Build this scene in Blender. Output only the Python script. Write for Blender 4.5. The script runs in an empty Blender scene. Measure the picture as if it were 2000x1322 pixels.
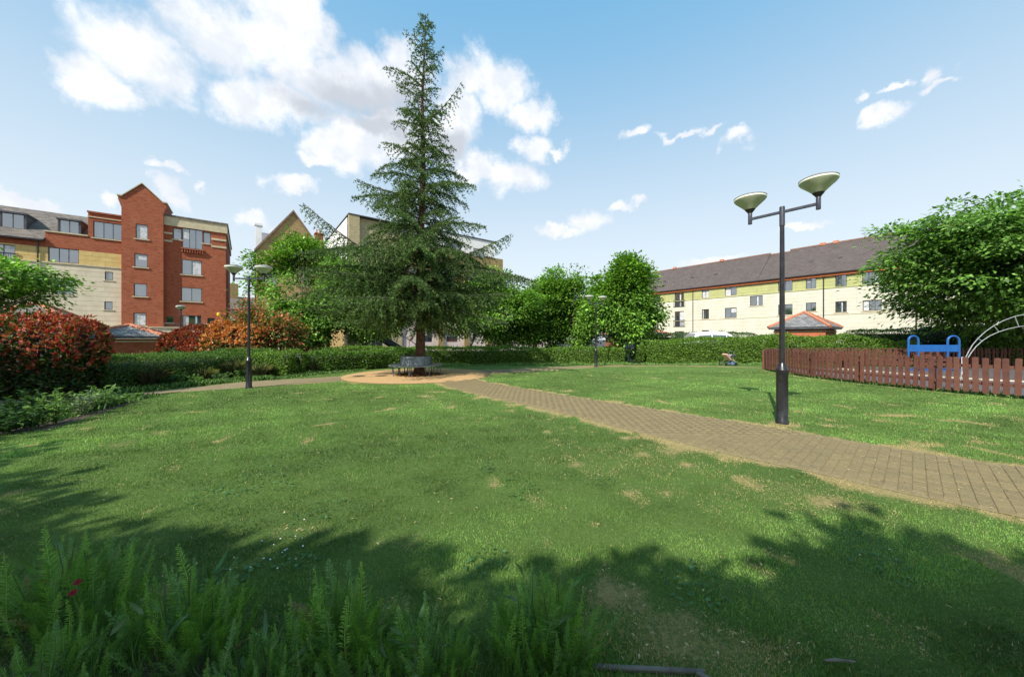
import bpy, bmesh, math, random
import numpy as np
from mathutils import Vector, Matrix

random.seed(7)
RNG = np.random.default_rng(11)
PI = math.pi
R = math.radians
scene = bpy.context.scene
COL = scene.collection

# ------------------------------------------------------------------ camera
EYE = 1.6
FPX = 680.0                      # focal length in photograph pixels (2000 wide)
cam_d = bpy.data.cameras.new('camera')
cam_d.sensor_width = 36.0
cam_d.lens = 36.0 * FPX / 2000.0
cam_d.clip_start = 0.05
cam_d.clip_end = 2000
cam = bpy.data.objects.new('camera', cam_d)
cam.location = (0, 0, EYE)
cam.rotation_euler = (R(90), 0, 0)
COL.objects.link(cam)
scene.camera = cam

# ------------------------------------------------------------------ exposure
vs = scene.view_settings
vs.view_transform = 'Standard'
vs.look = 'None'
vs.exposure = 0.58
vs.gamma = 1
vs.use_curve_mapping = False
try:
    scene.cycles.max_bounces = 7
    scene.cycles.diffuse_bounces = 4
    scene.cycles.glossy_bounces = 3
    scene.cycles.transmission_bounces = 4
    scene.cycles.transparent_max_bounces = 6
    scene.cycles.use_denoising = True
    scene.cycles.sample_clamp_indirect = 8
except Exception:
    pass

# ------------------------------------------------------------------ sun
SUN_EL = R(41.5)
SUN_AZ = math.atan2(-0.557, -0.83)            # clockwise from +Y
sun_dir = Vector((math.sin(SUN_AZ) * math.cos(SUN_EL), math.cos(SUN_AZ) * math.cos(SUN_EL), math.sin(SUN_EL)))
sd = bpy.data.lights.new('sun', 'SUN')
sd.energy = 4.5
sd.angle = R(0.53)
sd.color = (1.0, 0.95, 0.87)
so = bpy.data.objects.new('sun', sd)
so.rotation_euler = sun_dir.to_track_quat('Z', 'Y').to_euler()
COL.objects.link(so)

# ------------------------------------------------------------------ world: Nishita sky with clouds
world = bpy.data.worlds.new('World')
scene.world = world
world.use_nodes = True


class NT:
    """small helper for building node trees"""
    def __init__(s, tree):
        s.t = tree
        s.n = tree.nodes
        s.l = tree.links

    def node(s, typ, **kw):
        n = s.n.new(typ)
        for k, v in kw.items():
            setattr(n, k, v)
        return n

    def put(s, sock, v):
        if isinstance(v, bpy.types.NodeSocket):
            s.l.new(v, sock)
        elif v is not None:
            if sock.type == 'RGBA' and len(v) == 3:
                v = (*v, 1)
            sock.default_value = v

    def math(s, op, a, b=None, c=None, clamp=False):
        n = s.node('ShaderNodeMath', operation=op, use_clamp=clamp)
        s.put(n.inputs[0], a)
        if b is not None:
            s.put(n.inputs[1], b)
        if c is not None:
            s.put(n.inputs[2], c)
        return n.outputs[0]

    def vmath(s, op, a, b=None):
        n = s.node('ShaderNodeVectorMath', operation=op)
        s.put(n.inputs[0], a)
        if b is not None:
            s.put(n.inputs[1], b)
        return n.outputs['Value'] if op in ('LENGTH', 'DOT_PRODUCT', 'DISTANCE') else n.outputs['Vector']

    def mix(s, f, a, b, blend='MIX'):
        n = s.node('ShaderNodeMix', data_type='RGBA', blend_type=blend)
        s.put(n.inputs['Factor'], f)
        s.put(n.inputs['A'], None)
        s.put([i for i in n.inputs if i.name == 'A' and i.type == 'RGBA'][0], a)
        s.put([i for i in n.inputs if i.name == 'B' and i.type == 'RGBA'][0], b)
        return [o for o in n.outputs if o.type == 'RGBA'][0]

    def ramp(s, f, lo, hi, a=0.0, b=1.0, smooth=True):
        n = s.node('ShaderNodeMapRange', interpolation_type='SMOOTHSTEP' if smooth else 'LINEAR')
        s.put(n.inputs['Value'], f)
        n.inputs['From Min'].default_value = lo
        n.inputs['From Max'].default_value = hi
        n.inputs['To Min'].default_value = a
        n.inputs['To Max'].default_value = b
        return n.outputs[0]

    def noise(s, vec, scale, detail=4, rough=0.55, dist=0.0):
        n = s.node('ShaderNodeTexNoise')
        s.put(n.inputs['Vector'], vec)
        n.inputs['Scale'].default_value = scale
        n.inputs['Detail'].default_value = detail
        n.inputs['Roughness'].default_value = rough
        n.inputs['Distortion'].default_value = dist
        return n.outputs['Fac']


def px_azel(px, py):
    v = Vector(((px - 1000) / FPX, 1.0, (661 - py) / FPX)).normalized()
    return math.atan2(v.x, v.y), math.asin(v.z), v


wt = NT(world.node_tree)
wt.n.clear()
w_out = wt.node('ShaderNodeOutputWorld')
w_bg = wt.node('ShaderNodeBackground')
wt.l.new(w_bg.outputs[0], w_out.inputs[0])
sky = wt.node('ShaderNodeTexSky', sky_type='NISHITA')
sky.sun_disc = False
sky.sun_elevation = SUN_EL
sky.sun_rotation = SUN_AZ % (2 * PI)
sky.altitude = 50
sky.air_density = 1.0
sky.dust_density = 1.2
sky.ozone_density = 1.3
SKY_S = 0.105
tc = wt.node('ShaderNodeTexCoord')
dirv = wt.vmath('NORMALIZE', tc.outputs['Generated'])
sep = wt.node('ShaderNodeSeparateXYZ')
wt.l.new(dirv, sep.inputs[0])
az = wt.math('ARCTAN2', sep.outputs[0], sep.outputs[1])
el = wt.math('ARCSINE', sep.outputs[2])
azel = wt.node('ShaderNodeCombineXYZ')
wt.l.new(az, azel.inputs[0])
wt.l.new(el, azel.inputs[1])
azel = azel.outputs[0]
wn_ = wt.node('ShaderNodeTexNoise')
wt.l.new(dirv, wn_.inputs['Vector'])
wn_.inputs['Scale'].default_value = 9.0
wn_.inputs['Detail'].default_value = 9
wn_.inputs['Roughness'].default_value = 0.62
azel = wt.vmath('ADD', azel, wt.vmath('MULTIPLY', wt.vmath('SUBTRACT', wn_.outputs['Color'], (0.5, 0.5, 0.5)), (0.17, 0.12, 0.0)))
# cloud bodies: (px, py, half width, half height) as seen in the photograph, turned into sky directions
CLOUDS = [
    (190, 165, 80, 50), (290, 105, 120, 95), (420, 70, 150, 105), (540, 70, 120, 95), (480, 200, 90, 60),
    (620, 150, 150, 80), (740, 160, 120, 70), (770, 110, 50, 60), (560, 200, 130, 60), (590, 50, 70, 70),
    (700, 275, 90, 60), (660, 300, 80, 40), (760, 250, 70, 60), (610, 318, 40, 14),
    (920, 160, 65, 65), (980, 175, 60, 65), (1030, 220, 50, 45), (900, 215, 60, 50), (870, 270, 70, 50),
    (1000, 345, 70, 35), (1040, 290, 30, 30), (935, 330, 50, 30), (1085, 288, 26, 10),
    (560, 362, 55, 16), (500, 425, 60, 18), (325, 375, 30, 30), (390, 362, 14, 16), (215, 395, 30, 18), (60, 395, 50, 14),
    (1150, 430, 42, 22), (1205, 400, 24, 12), (1245, 390, 18, 10), (1100, 448, 50, 14),
    (1442, 275, 32, 16), (1335, 262, 44, 9), (1385, 257, 32, 9), (1255, 266, 26, 14),
    (1742, 214, 52, 24), (1704, 166, 24, 14), (1862, 124, 42, 20), (1838, 160, 38, 12), (1780, 144, 34, 9), (1872, 145, 30, 10),
    (1560, 440, 60, 8), (1380, 505, 70, 10), (330, 330, 30, 10),
]
field = None
for (cx_, cy_, a_, b_) in CLOUDS:
    a0, e0, v0 = px_azel(cx_, cy_)
    a1, _, _ = px_azel(cx_ + a_, cy_)
    _, e1, _ = px_azel(cx_, cy_ - b_)
    a2, _, _ = px_azel(cx_ - a_, cy_)
    _, e2, _ = px_azel(cx_, cy_ + b_)
    wa = max(0.5 * abs(a1 - a2), 0.004)
    we = max(0.5 * abs(e1 - e2), 0.004)
    d = wt.vmath('SUBTRACT', azel, (a0, e0, 0))
    d = wt.vmath('MULTIPLY', d, (1 / wa, 1 / we, 0))
    d = wt.vmath('LENGTH', d)
    small = min(1.0, max(a_, b_) / 60.0)
    k_ = 1.0 if small > 0.7 else 0.72 if small < 0.4 else 0.85
    g = wt.math('MULTIPLY_ADD', d, -0.8 * k_, 0.79 * k_)
    field = g if field is None else wt.math('SMOOTH_MAX', field, g, 0.06)
n1 = wt.noise(dirv, 6.5, 10, 0.6, 0.35)
n2 = wt.noise(dirv, 24.0, 8, 0.62, 0.3)
nn = wt.math('MULTIPLY_ADD', n2, 0.35, wt.math('MULTIPLY', n1, 0.65))
# everywhere else the same fair-weather cumulus goes on at random
gen = wt.math('ADD', wt.noise(dirv, 2.3, 4, 0.5), -0.56)
outside = wt.ramp(sep.outputs[1], 0.42, 0.25)
gen = wt.math('ADD', wt.math('MULTIPLY', gen, 1.6), wt.ramp(outside, 0.0, 1.0, -1.0, 0.0))
field = wt.math('MAXIMUM', wt.math('MAXIMUM', field, -0.6), gen)
dens = wt.math('ADD', field, wt.math('MULTIPLY_ADD', nn, 1.7, -0.85))
up = wt.ramp(sep.outputs[2], 0.0, 0.05)
mask = wt.math('MULTIPLY', wt.ramp(dens, -0.16, 0.42), up)
# thicker undersides of the big cloud are grey
grey = None
for (cx_, cy_, a_, b_) in [(700, 190, 150, 60), (600, 215, 110, 45), (790, 200, 80, 50), (880, 290, 60, 40), (740, 240, 90, 30)]:
    a0, e0, v0 = px_azel(cx_, cy_)
    a1, _, _ = px_azel(cx_ + a_, cy_)
    _, e1, _ = px_azel(cx_, cy_ - b_)
    d = wt.vmath('LENGTH', wt.vmath('MULTIPLY', wt.vmath('SUBTRACT', azel, (a0, e0, 0)), (1 / abs(a1 - a0), 1 / abs(e1 - e0), 0)))
    g = wt.math('MULTIPLY_ADD', d, -1.0, 1.0)
    grey = g if grey is None else wt.math('SMOOTH_MAX', grey, g, 0.1)
greym = wt.ramp(wt.math('ADD', grey, wt.math('MULTIPLY_ADD', n1, 1.1, -0.55)), 0.0, 0.75)
puff = wt.ramp(wt.noise(dirv, 13.0, 6, 0.6), 0.35, 0.7)
skyc = wt.node('ShaderNodeMix', data_type='RGBA', blend_type='MULTIPLY')
CLOUD_W = (7.4, 7.45, 7.6)
CLOUD_S = (5.6, 5.85, 6.3)
CLOUD_G = (4.1, 4.35, 4.8)
cc = wt.mix(puff, CLOUD_S, CLOUD_W)
cc = wt.mix(greym, cc, CLOUD_G)
# aerial whitening of the sky near the horizon, deeper blue overhead
lift = wt.ramp(sep.outputs[2], 0.08, 0.82)
wash = wt.mix(lift, (5.6, 6.2, 6.6), (1.15, 3.35, 5.5))
base = wt.mix(0.85, sky.outputs[0], wash)
# thin veil towards the left of the picture, where the sky is paler
fin = wt.mix(wt.math('MULTIPLY', mask, 0.96), base, cc)
below = wt.ramp(sep.outputs[2], -0.02, 0.0)
fin = wt.mix(below, (2.0, 2.1, 2.0), fin)
wt.l.new(fin, w_bg.inputs[0])
w_bg.inputs[1].default_value = SKY_S
try:
    world.cycles.sampling_method = 'MANUAL'
    world.cycles.sample_map_resolution = 512
except Exception:
    pass

# ------------------------------------------------------------------ helpers: materials


def new_mat(name):
    m = bpy.data.materials.new(name)
    m.use_nodes = True
    nt = NT(m.node_tree)
    b = [n for n in nt.n if n.type == 'BSDF_PRINCIPLED'][0]
    return m, nt, b


def obj_coord(nt):
    return nt.node('ShaderNodeTexCoord').outputs['Object']


def bump(nt, b, h, strength=0.3, dist=0.02):
    n = nt.node('ShaderNodeBump')
    n.inputs['Strength'].default_value = strength
    n.inputs['Distance'].default_value = dist
    nt.l.new(h, n.inputs['Height'])
    nt.l.new(n.outputs[0], b.inputs['Normal'])


def mat_noise(name, c1, c2, scale=6, rough=0.7, metal=0.0, detail=6, bmp=0.0, bd=0.01, spec=0.4, lo=0.35, hi=0.65):
    m, nt, b = new_mat(name)
    v = obj_coord(nt)
    f = nt.noise(v, scale, detail, 0.6)
    c = nt.mix(nt.ramp(f, lo, hi), c1, c2)
    nt.l.new(c, b.inputs['Base Color'])
    b.inputs['Roughness'].default_value = rough
    b.inputs['Metallic'].default_value = metal
    b.inputs['Specular IOR Level'].default_value = spec
    if bmp:
        bump(nt, b, nt.noise(v, scale * 3, 5, 0.65), bmp, bd)
    return m


def mat_brick(name, c1, c2, mortar, var=0.25, w=0.225, h=0.075, rough=0.85):
    m, nt, b = new_mat(name)
    s = nt.node('ShaderNodeSeparateXYZ')
    nt.l.new(obj_coord(nt), s.inputs[0])
    cb = nt.node('ShaderNodeCombineXYZ')
    nt.l.new(nt.math('ADD', s.outputs[0], s.outputs[1]), cb.inputs[0])
    nt.l.new(s.outputs[2], cb.inputs[1])
    br = nt.node('ShaderNodeTexBrick')
    nt.l.new(cb.outputs[0], br.inputs['Vector'])
    nt.put(br.inputs['Color1'], c1)
    nt.put(br.inputs['Color2'], c2)
    nt.put(br.inputs['Mortar'], mortar)
    br.inputs['Scale'].default_value = 1.0
    br.inputs['Mortar Size'].default_value = 0.008
    br.inputs['Mortar Smooth'].default_value = 0.3
    br.inputs['Brick Width'].default_value = w
    br.inputs['Row Height'].default_value = h
    n = nt.noise(cb.outputs[0], 0.9, 6, 0.65)
    c = nt.mix(nt.ramp(n, 0.3, 0.75, 0.0, 0.45), br.outputs['Color'], tuple(x * (1 - var) for x in c1))
    sm = nt.node('ShaderNodeMapping')
    nt.l.new(cb.outputs[0], sm.inputs[0])
    sm.inputs['Scale'].default_value = (4.4, 13.3, 1)
    wn = nt.node('ShaderNodeTexWhiteNoise', noise_dimensions='2D')
    fl = nt.vmath('FLOOR', sm.outputs[0])
    nt.l.new(fl, wn.inputs['Vector'])
    c = nt.mix(nt.ramp(wn.outputs['Value'], 0.55, 1.0, 0.0, 0.55), c, tuple(x * 0.5 for x in c1))
    st_ = nt.noise(cb.outputs[0], 0.25, 5, 0.7)
    c = nt.mix(nt.ramp(st_, 0.5, 0.8, 0, 0.3), c, tuple(min(1, x * 1.35 + 0.03) for x in c1))
    nt.l.new(c, b.inputs['Base Color'])
    b.inputs['Roughness'].default_value = rough
    b.inputs['Specular IOR Level'].default_value = 0.25
    bump(nt, b, nt.math('MULTIPLY', br.outputs['Fac'], -1.0), 0.5, 0.008)
    return m


def mat_tiles(name, c1, c2, gap, w=0.25, h=0.18, rough=0.75):
    """roof covering laid in courses; local coordinates x along the eave, slope measured with y + z"""
    m, nt, b = new_mat(name)
    s = nt.node('ShaderNodeSeparateXYZ')
    nt.l.new(obj_coord(nt), s.inputs[0])
    cb = nt.node('ShaderNodeCombineXYZ')
    nt.l.new(s.outputs[0], cb.inputs[0])
    nt.l.new(nt.math('MULTIPLY', nt.math('ADD', s.outputs[1], s.outputs[2]), 0.72), cb.inputs[1])
    br = nt.node('ShaderNodeTexBrick')
    nt.l.new(cb.outputs[0], br.inputs['Vector'])
    nt.put(br.inputs['Color1'], c1)
    nt.put(br.inputs['Color2'], c2)
    nt.put(br.inputs['Mortar'], gap)
    br.inputs['Scale'].default_value = 1.0
    br.inputs['Mortar Size'].default_value = 0.012
    br.inputs['Brick Width'].default_value = w
    br.inputs['Row Height'].default_value = h
    n = nt.noise(obj_coord(nt), 1.2, 6, 0.7)
    c = nt.mix(nt.ramp(n, 0.35, 0.75, 0.0, 0.6), br.outputs['Color'], tuple(0.55 * x for x in c1))
    nt.l.new(c, b.inputs['Base Color'])
    b.inputs['Roughness'].default_value = rough
    b.inputs['Specular IOR Level'].default_value = 0.3
    fr = nt.math('FRACT', nt.math('DIVIDE', nt.math('MULTIPLY', nt.math('ADD', s.outputs[1], s.outputs[2]), 0.72), h))
    bump(nt, b, nt.math('MULTIPLY_ADD', fr, -1.0, nt.math('MULTIPLY', br.outputs['Fac'], -0.6)), 0.7, 0.02)
    return m


def mat_leaf(name, rough=0.5, trans=0.35, spec=0.35, boost=1.25):
    """leaf colour comes from the leaf's own colour attribute; light passes through"""
    m, nt, b = new_mat(name)
    at = nt.node('ShaderNodeAttribute', attribute_name='col')
    nt.l.new(at.outputs['Color'], b.inputs['Base Color'])
    b.inputs['Roughness'].default_value = rough
    b.inputs['Specular IOR Level'].default_value = spec
    tr = nt.node('ShaderNodeBsdfTranslucent')
    tcol = nt.mix(1.0, at.outputs['Color'], (boost, boost * 1.05, boost * 0.6), 'MULTIPLY')
    nt.l.new(tcol, tr.inputs[0])
    ms = nt.node('ShaderNodeMixShader')
    ms.inputs[0].default_value = trans
    nt.l.new(b.outputs[0], ms.inputs[1])
    nt.l.new(tr.outputs[0], ms.inputs[2])
    out = [n for n in nt.n if n.type == 'OUTPUT_MATERIAL'][0]
    nt.l.new(ms.outputs[0], out.inputs[0])
    return m


M = {}
M['leaf'] = mat_leaf('leaf')
M['glossleaf'] = mat_leaf('glossy_leaf', 0.45, 0.28, 0.4)
M['needle'] = mat_leaf('needle', 0.6, 0.25, 0.25)
M['blade'] = mat_leaf('grass_blade', 0.55, 0.3, 0.25)
M['bark'] = mat_noise('bark', (0.07, 0.055, 0.04), (0.16, 0.13, 0.1), 9, 0.9, bmp=0.8, bd=0.03)
M['cedar_bark'] = mat_noise('cedar_bark', (0.06, 0.034, 0.024), (0.14, 0.072, 0.046), 7, 0.95, bmp=1.0, bd=0.04)
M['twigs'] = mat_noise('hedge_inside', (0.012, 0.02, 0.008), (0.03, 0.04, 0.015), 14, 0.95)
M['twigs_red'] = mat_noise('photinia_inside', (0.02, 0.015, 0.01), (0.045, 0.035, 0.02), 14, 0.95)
M['brick_red'] = mat_brick('red_brick', (0.37, 0.085, 0.03), (0.29, 0.065, 0.025), (0.36, 0.2, 0.13))
M['brick_orange'] = mat_brick('orange_brick', (0.5, 0.13, 0.045), (0.42, 0.1, 0.035), (0.5, 0.34, 0.24))
M['brick_yellow'] = mat_brick('stock_brick', (0.36, 0.25, 0.1), (0.28, 0.19, 0.075), (0.33, 0.27, 0.17))
M['render_cream'] = mat_noise('cream_render', (0.62, 0.56, 0.4), (0.56, 0.49, 0.33), 1.5, 0.85, bmp=0.1)
M['panel_beige'] = mat_noise('beige_block', (0.66, 0.58, 0.42), (0.58, 0.5, 0.35), 1.1, 0.85, bmp=0.15, bd=0.005)
M['panel_yellow'] = mat_noise('yellow_block', (0.64, 0.46, 0.17), (0.54, 0.38, 0.14), 1.3, 0.85, bmp=0.15, bd=0.005)
M['panel_pale'] = mat_noise('pale_block', (0.6, 0.575, 0.46), (0.53, 0.505, 0.4), 0.8, 0.85, bmp=0.12, bd=0.005)
M['panel_lime'] = mat_noise('lime_block', (0.42, 0.43, 0.18), (0.36, 0.37, 0.155), 0.9, 0.85, bmp=0.12, bd=0.005)
M['joint'] = mat_noise('block_joint', (0.3, 0.26, 0.18), (0.24, 0.2, 0.14), 3, 0.95)
M['stone'] = mat_noise('pale_stone', (0.55, 0.47, 0.3), (0.45, 0.38, 0.24), 4, 0.85, bmp=0.2)
M['white_wall'] = mat_noise('white_render', (0.8, 0.79, 0.76), (0.72, 0.71, 0.68), 1.2, 0.85)
M['pink_wall'] = mat_noise('pink_render', (0.68, 0.56, 0.5), (0.6, 0.49, 0.43), 1.2, 0.85)
M['sand_wall'] = mat_brick('buff_brick', (0.48, 0.4, 0.22), (0.42, 0.34, 0.19), (0.42, 0.37, 0.26))
M['slate'] = mat_tiles('mottled_slate', (0.24, 0.2, 0.16), (0.11, 0.095, 0.085), (0.05, 0.05, 0.05), 0.3, 0.2)
M['tile_brown'] = mat_tiles('brown_tile', (0.125, 0.1, 0.09), (0.098, 0.078, 0.07), (0.05, 0.035, 0.033), 0.33, 0.3)
M['tile_grey'] = mat_tiles('weathered_tile', (0.3, 0.29, 0.28), (0.13, 0.13, 0.13), (0.06, 0.06, 0.06), 0.28, 0.2)
M['ridge'] = mat_noise('terracotta', (0.5, 0.2, 0.11), (0.38, 0.14, 0.08), 5, 0.8)
M['ridge_dull'] = mat_noise('dull_ridge_tile', (0.26, 0.15, 0.11), (0.19, 0.11, 0.085), 4, 0.85)
M['orange_band'] = mat_noise('orange_fascia', (0.55, 0.17, 0.06), (0.45, 0.13, 0.05), 3, 0.8)
M['frame'] = mat_noise('grey_window_frame', (0.06, 0.06, 0.068), (0.085, 0.085, 0.095), 5, 0.45)
M['white_frame'] = mat_noise('white_window_frame', (0.75, 0.75, 0.75), (0.68, 0.68, 0.68), 5, 0.5)
M['lead'] = mat_noise('dark_cladding', (0.05, 0.052, 0.06), (0.08, 0.082, 0.09), 5, 0.6)
M['black'] = mat_noise('black_paint', (0.012, 0.012, 0.014), (0.022, 0.022, 0.025), 12, 0.32, bmp=0.05, bd=0.003, spec=0.5)
M['lamp_grey'] = mat_noise('blue_grey_paint', (0.035, 0.04, 0.055), (0.055, 0.06, 0.075), 12, 0.4)
M['bowl'] = mat_noise('pale_bowl', (0.52, 0.56, 0.4), (0.42, 0.46, 0.32), 5, 0.45)
M['rim'] = mat_noise('cream_rim', (0.82, 0.82, 0.66), (0.75, 0.75, 0.6), 8, 0.4)
M['hood'] = mat_noise('grey_hood', (0.2, 0.21, 0.22), (0.28, 0.29, 0.3), 7, 0.5)
M['steel'] = mat_noise('galvanised_steel', (0.19, 0.22, 0.235), (0.12, 0.145, 0.16), 9, 0.45, metal=0.5)
M['steel_dark'] = mat_noise('dull_steel', (0.14, 0.16, 0.165), (0.1, 0.115, 0.12), 14, 0.5, metal=0.4)
M['fence'] = mat_noise('brown_stained_wood', (0.14, 0.05, 0.033), (0.08, 0.03, 0.021), 4, 0.75, bmp=0.35, bd=0.004)
def vary_fence():
    nt = NT(M['fence'].node_tree)
    b = [n for n in nt.n if n.type == 'BSDF_PRINCIPLED'][0]
    src = b.inputs['Base Color'].links[0].from_socket
    oi = nt.node('ShaderNodeObjectInfo')
    v = nt.ramp(oi.outputs['Random'], 0.0, 1.0, 0.0, 0.55, False)
    c = nt.mix(v, src, (0.165, 0.066, 0.042))
    geo = nt.node('ShaderNodeNewGeometry')
    st_ = nt.noise(geo.outputs['Position'], 14.0, 5, 0.7)
    c = nt.mix(nt.ramp(st_, 0.5, 0.75, 0, 0.5), c, (0.05, 0.025, 0.02))
    nt.l.new(c, b.inputs['Base Color'])


vary_fence()
M['blue'] = mat_noise('blue_paint', (0.011, 0.1, 0.33), (0.01, 0.085, 0.28), 5, 0.4)
M['white_paint'] = mat_noise('white_paint', (0.8, 0.8, 0.8), (0.72, 0.72, 0.72), 6, 0.35)
M['galv_pale'] = mat_noise('pale_tube', (0.42, 0.43, 0.42), (0.32, 0.33, 0.32), 10, 0.4, metal=0.3)
M['car_black'] = mat_noise('black_car_paint', (0.008, 0.009, 0.011), (0.012, 0.013, 0.016), 3, 0.15, spec=0.6)
M['car_white'] = mat_noise('white_car_paint', (0.8, 0.8, 0.8), (0.77, 0.77, 0.77), 3, 0.2, spec=0.6)
M['car_blue'] = mat_noise('dark_blue_car_paint', (0.01, 0.025, 0.07), (0.014, 0.03, 0.08), 3, 0.15, spec=0.6)
M['tyre'] = mat_noise('tyre', (0.012, 0.012, 0.012), (0.02, 0.02, 0.02), 10, 0.9)
M['pink'] = mat_noise('pink_cloth', (0.75, 0.35, 0.28), (0.8, 0.55, 0.48), 7, 0.9)
M['grey_cloth'] = mat_noise('grey_cloth', (0.2, 0.19, 0.22), (0.3, 0.28, 0.3), 9, 0.9)
M['blue_cloth'] = mat_noise('dull_blue_cloth', (0.09, 0.15, 0.24), (0.13, 0.2, 0.3), 9, 0.9)
M['yellow'] = mat_noise('yellow_plastic', (0.75, 0.5, 0.02), (0.65, 0.42, 0.02), 5, 0.4)
M['grey_door'] = mat_noise('grey_door', (0.42, 0.4, 0.4), (0.36, 0.35, 0.35), 3, 0.6)
M['curtain'] = mat_noise('net_curtain', (0.62, 0.62, 0.6), (0.4, 0.41, 0.42), 5, 0.35, spec=0.6)
M['plank'] = mat_noise('weathered_board', (0.17, 0.155, 0.13), (0.09, 0.08, 0.065), 8, 0.9, bmp=0.4, bd=0.006)
M['petal'] = mat_noise('crimson_petal', (0.3, 0.006, 0.02), (0.2, 0.004, 0.015), 20, 0.7)
M['daisy'] = mat_noise('white_petal', (0.8, 0.8, 0.76), (0.7, 0.7, 0.66), 20, 0.7)
M['soil'] = mat_noise('soil', (0.05, 0.035, 0.025), (0.09, 0.065, 0.045), 9, 0.95, bmp=0.6, bd=0.03)
M['asphalt'] = mat_noise('asphalt', (0.05, 0.05, 0.05), (0.07, 0.068, 0.065), 4, 0.9, bmp=0.2)
M['rubber'] = mat_noise('play_rubber', (0.085, 0.075, 0.08), (0.11, 0.098, 0.1), 6, 0.9)
M['kerb_cream'] = mat_noise('cream_edging', (0.62, 0.54, 0.38), (0.52, 0.45, 0.32), 4, 0.85)


def make_glass():
    m, nt, b = new_mat('window_glass')
    v = obj_coord(nt)
    c = nt.mix(nt.ramp(nt.noise(v, 0.9, 3), 0.35, 0.7), (0.012, 0.016, 0.02), (0.06, 0.075, 0.09))
    oi = nt.node('ShaderNodeObjectInfo')
    c = nt.mix(nt.math('MULTIPLY', oi.outputs['Random'], 0.7), c, (0.02, 0.025, 0.03))
    nt.l.new(c, b.inputs['Base Color'])
    b.inputs['Roughness'].default_value = 0.04
    b.inputs['Specular IOR Level'].default_value = 1.0
    b.inputs['IOR'].default_value = 2.3
    bump(nt, b, nt.noise(v, 0.7, 2), 0.06, 0.05)
    return m


M['glass'] = make_glass()

# ------------------------------------------------------------------ helpers: objects


def link(o, parent=None):
    COL.objects.link(o)
    if parent is not None:
        o.parent = parent
    return o


def tag(o, label=None, cat=None, group=None, kind=None):
    if label:
        o['label'] = label
    if cat:
        o['category'] = cat
    if group:
        o['group'] = group
    if kind:
        o['kind'] = kind
    return o


def thing(name, label, cat, loc=(0, 0, 0), rz=0.0, group=None):
    o = bpy.data.objects.new(name, None)
    o.empty_display_size = 0.2
    o.location = loc
    o.rotation_euler = (0, 0, rz)
    link(o)
    return tag(o, label, cat, group)


def np_mesh(name, V, F, mat, col=None, smooth=False):
    V = np.ascontiguousarray(V, dtype=np.float32)
    F = np.ascontiguousarray(F, dtype=np.int32)
    k = F.shape[1]
    me = bpy.data.meshes.new(name)
    me.vertices.add(len(V))
    me.vertices.foreach_set('co', V.ravel())
    me.loops.add(F.size)
    me.loops.foreach_set('vertex_index', F.ravel())
    me.polygons.add(len(F))
    me.polygons.foreach_set('loop_start', np.arange(0, F.size, k, dtype=np.int32))
    if smooth:
        me.polygons.foreach_set('use_smooth', np.ones(len(F), dtype=bool))
    if col is not None:
        a = me.attributes.new('col', 'FLOAT_COLOR', 'POINT')
        c4 = np.ones((len(V), 4), dtype=np.float32)
        c4[:, :3] = col
        a.data.foreach_set('color', c4.ravel())
    me.update(calc_edges=True)
    me.materials.append(mat)
    return me


def add(name, me, parent=None):
    return link(bpy.data.objects.new(name, me), parent)


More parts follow.
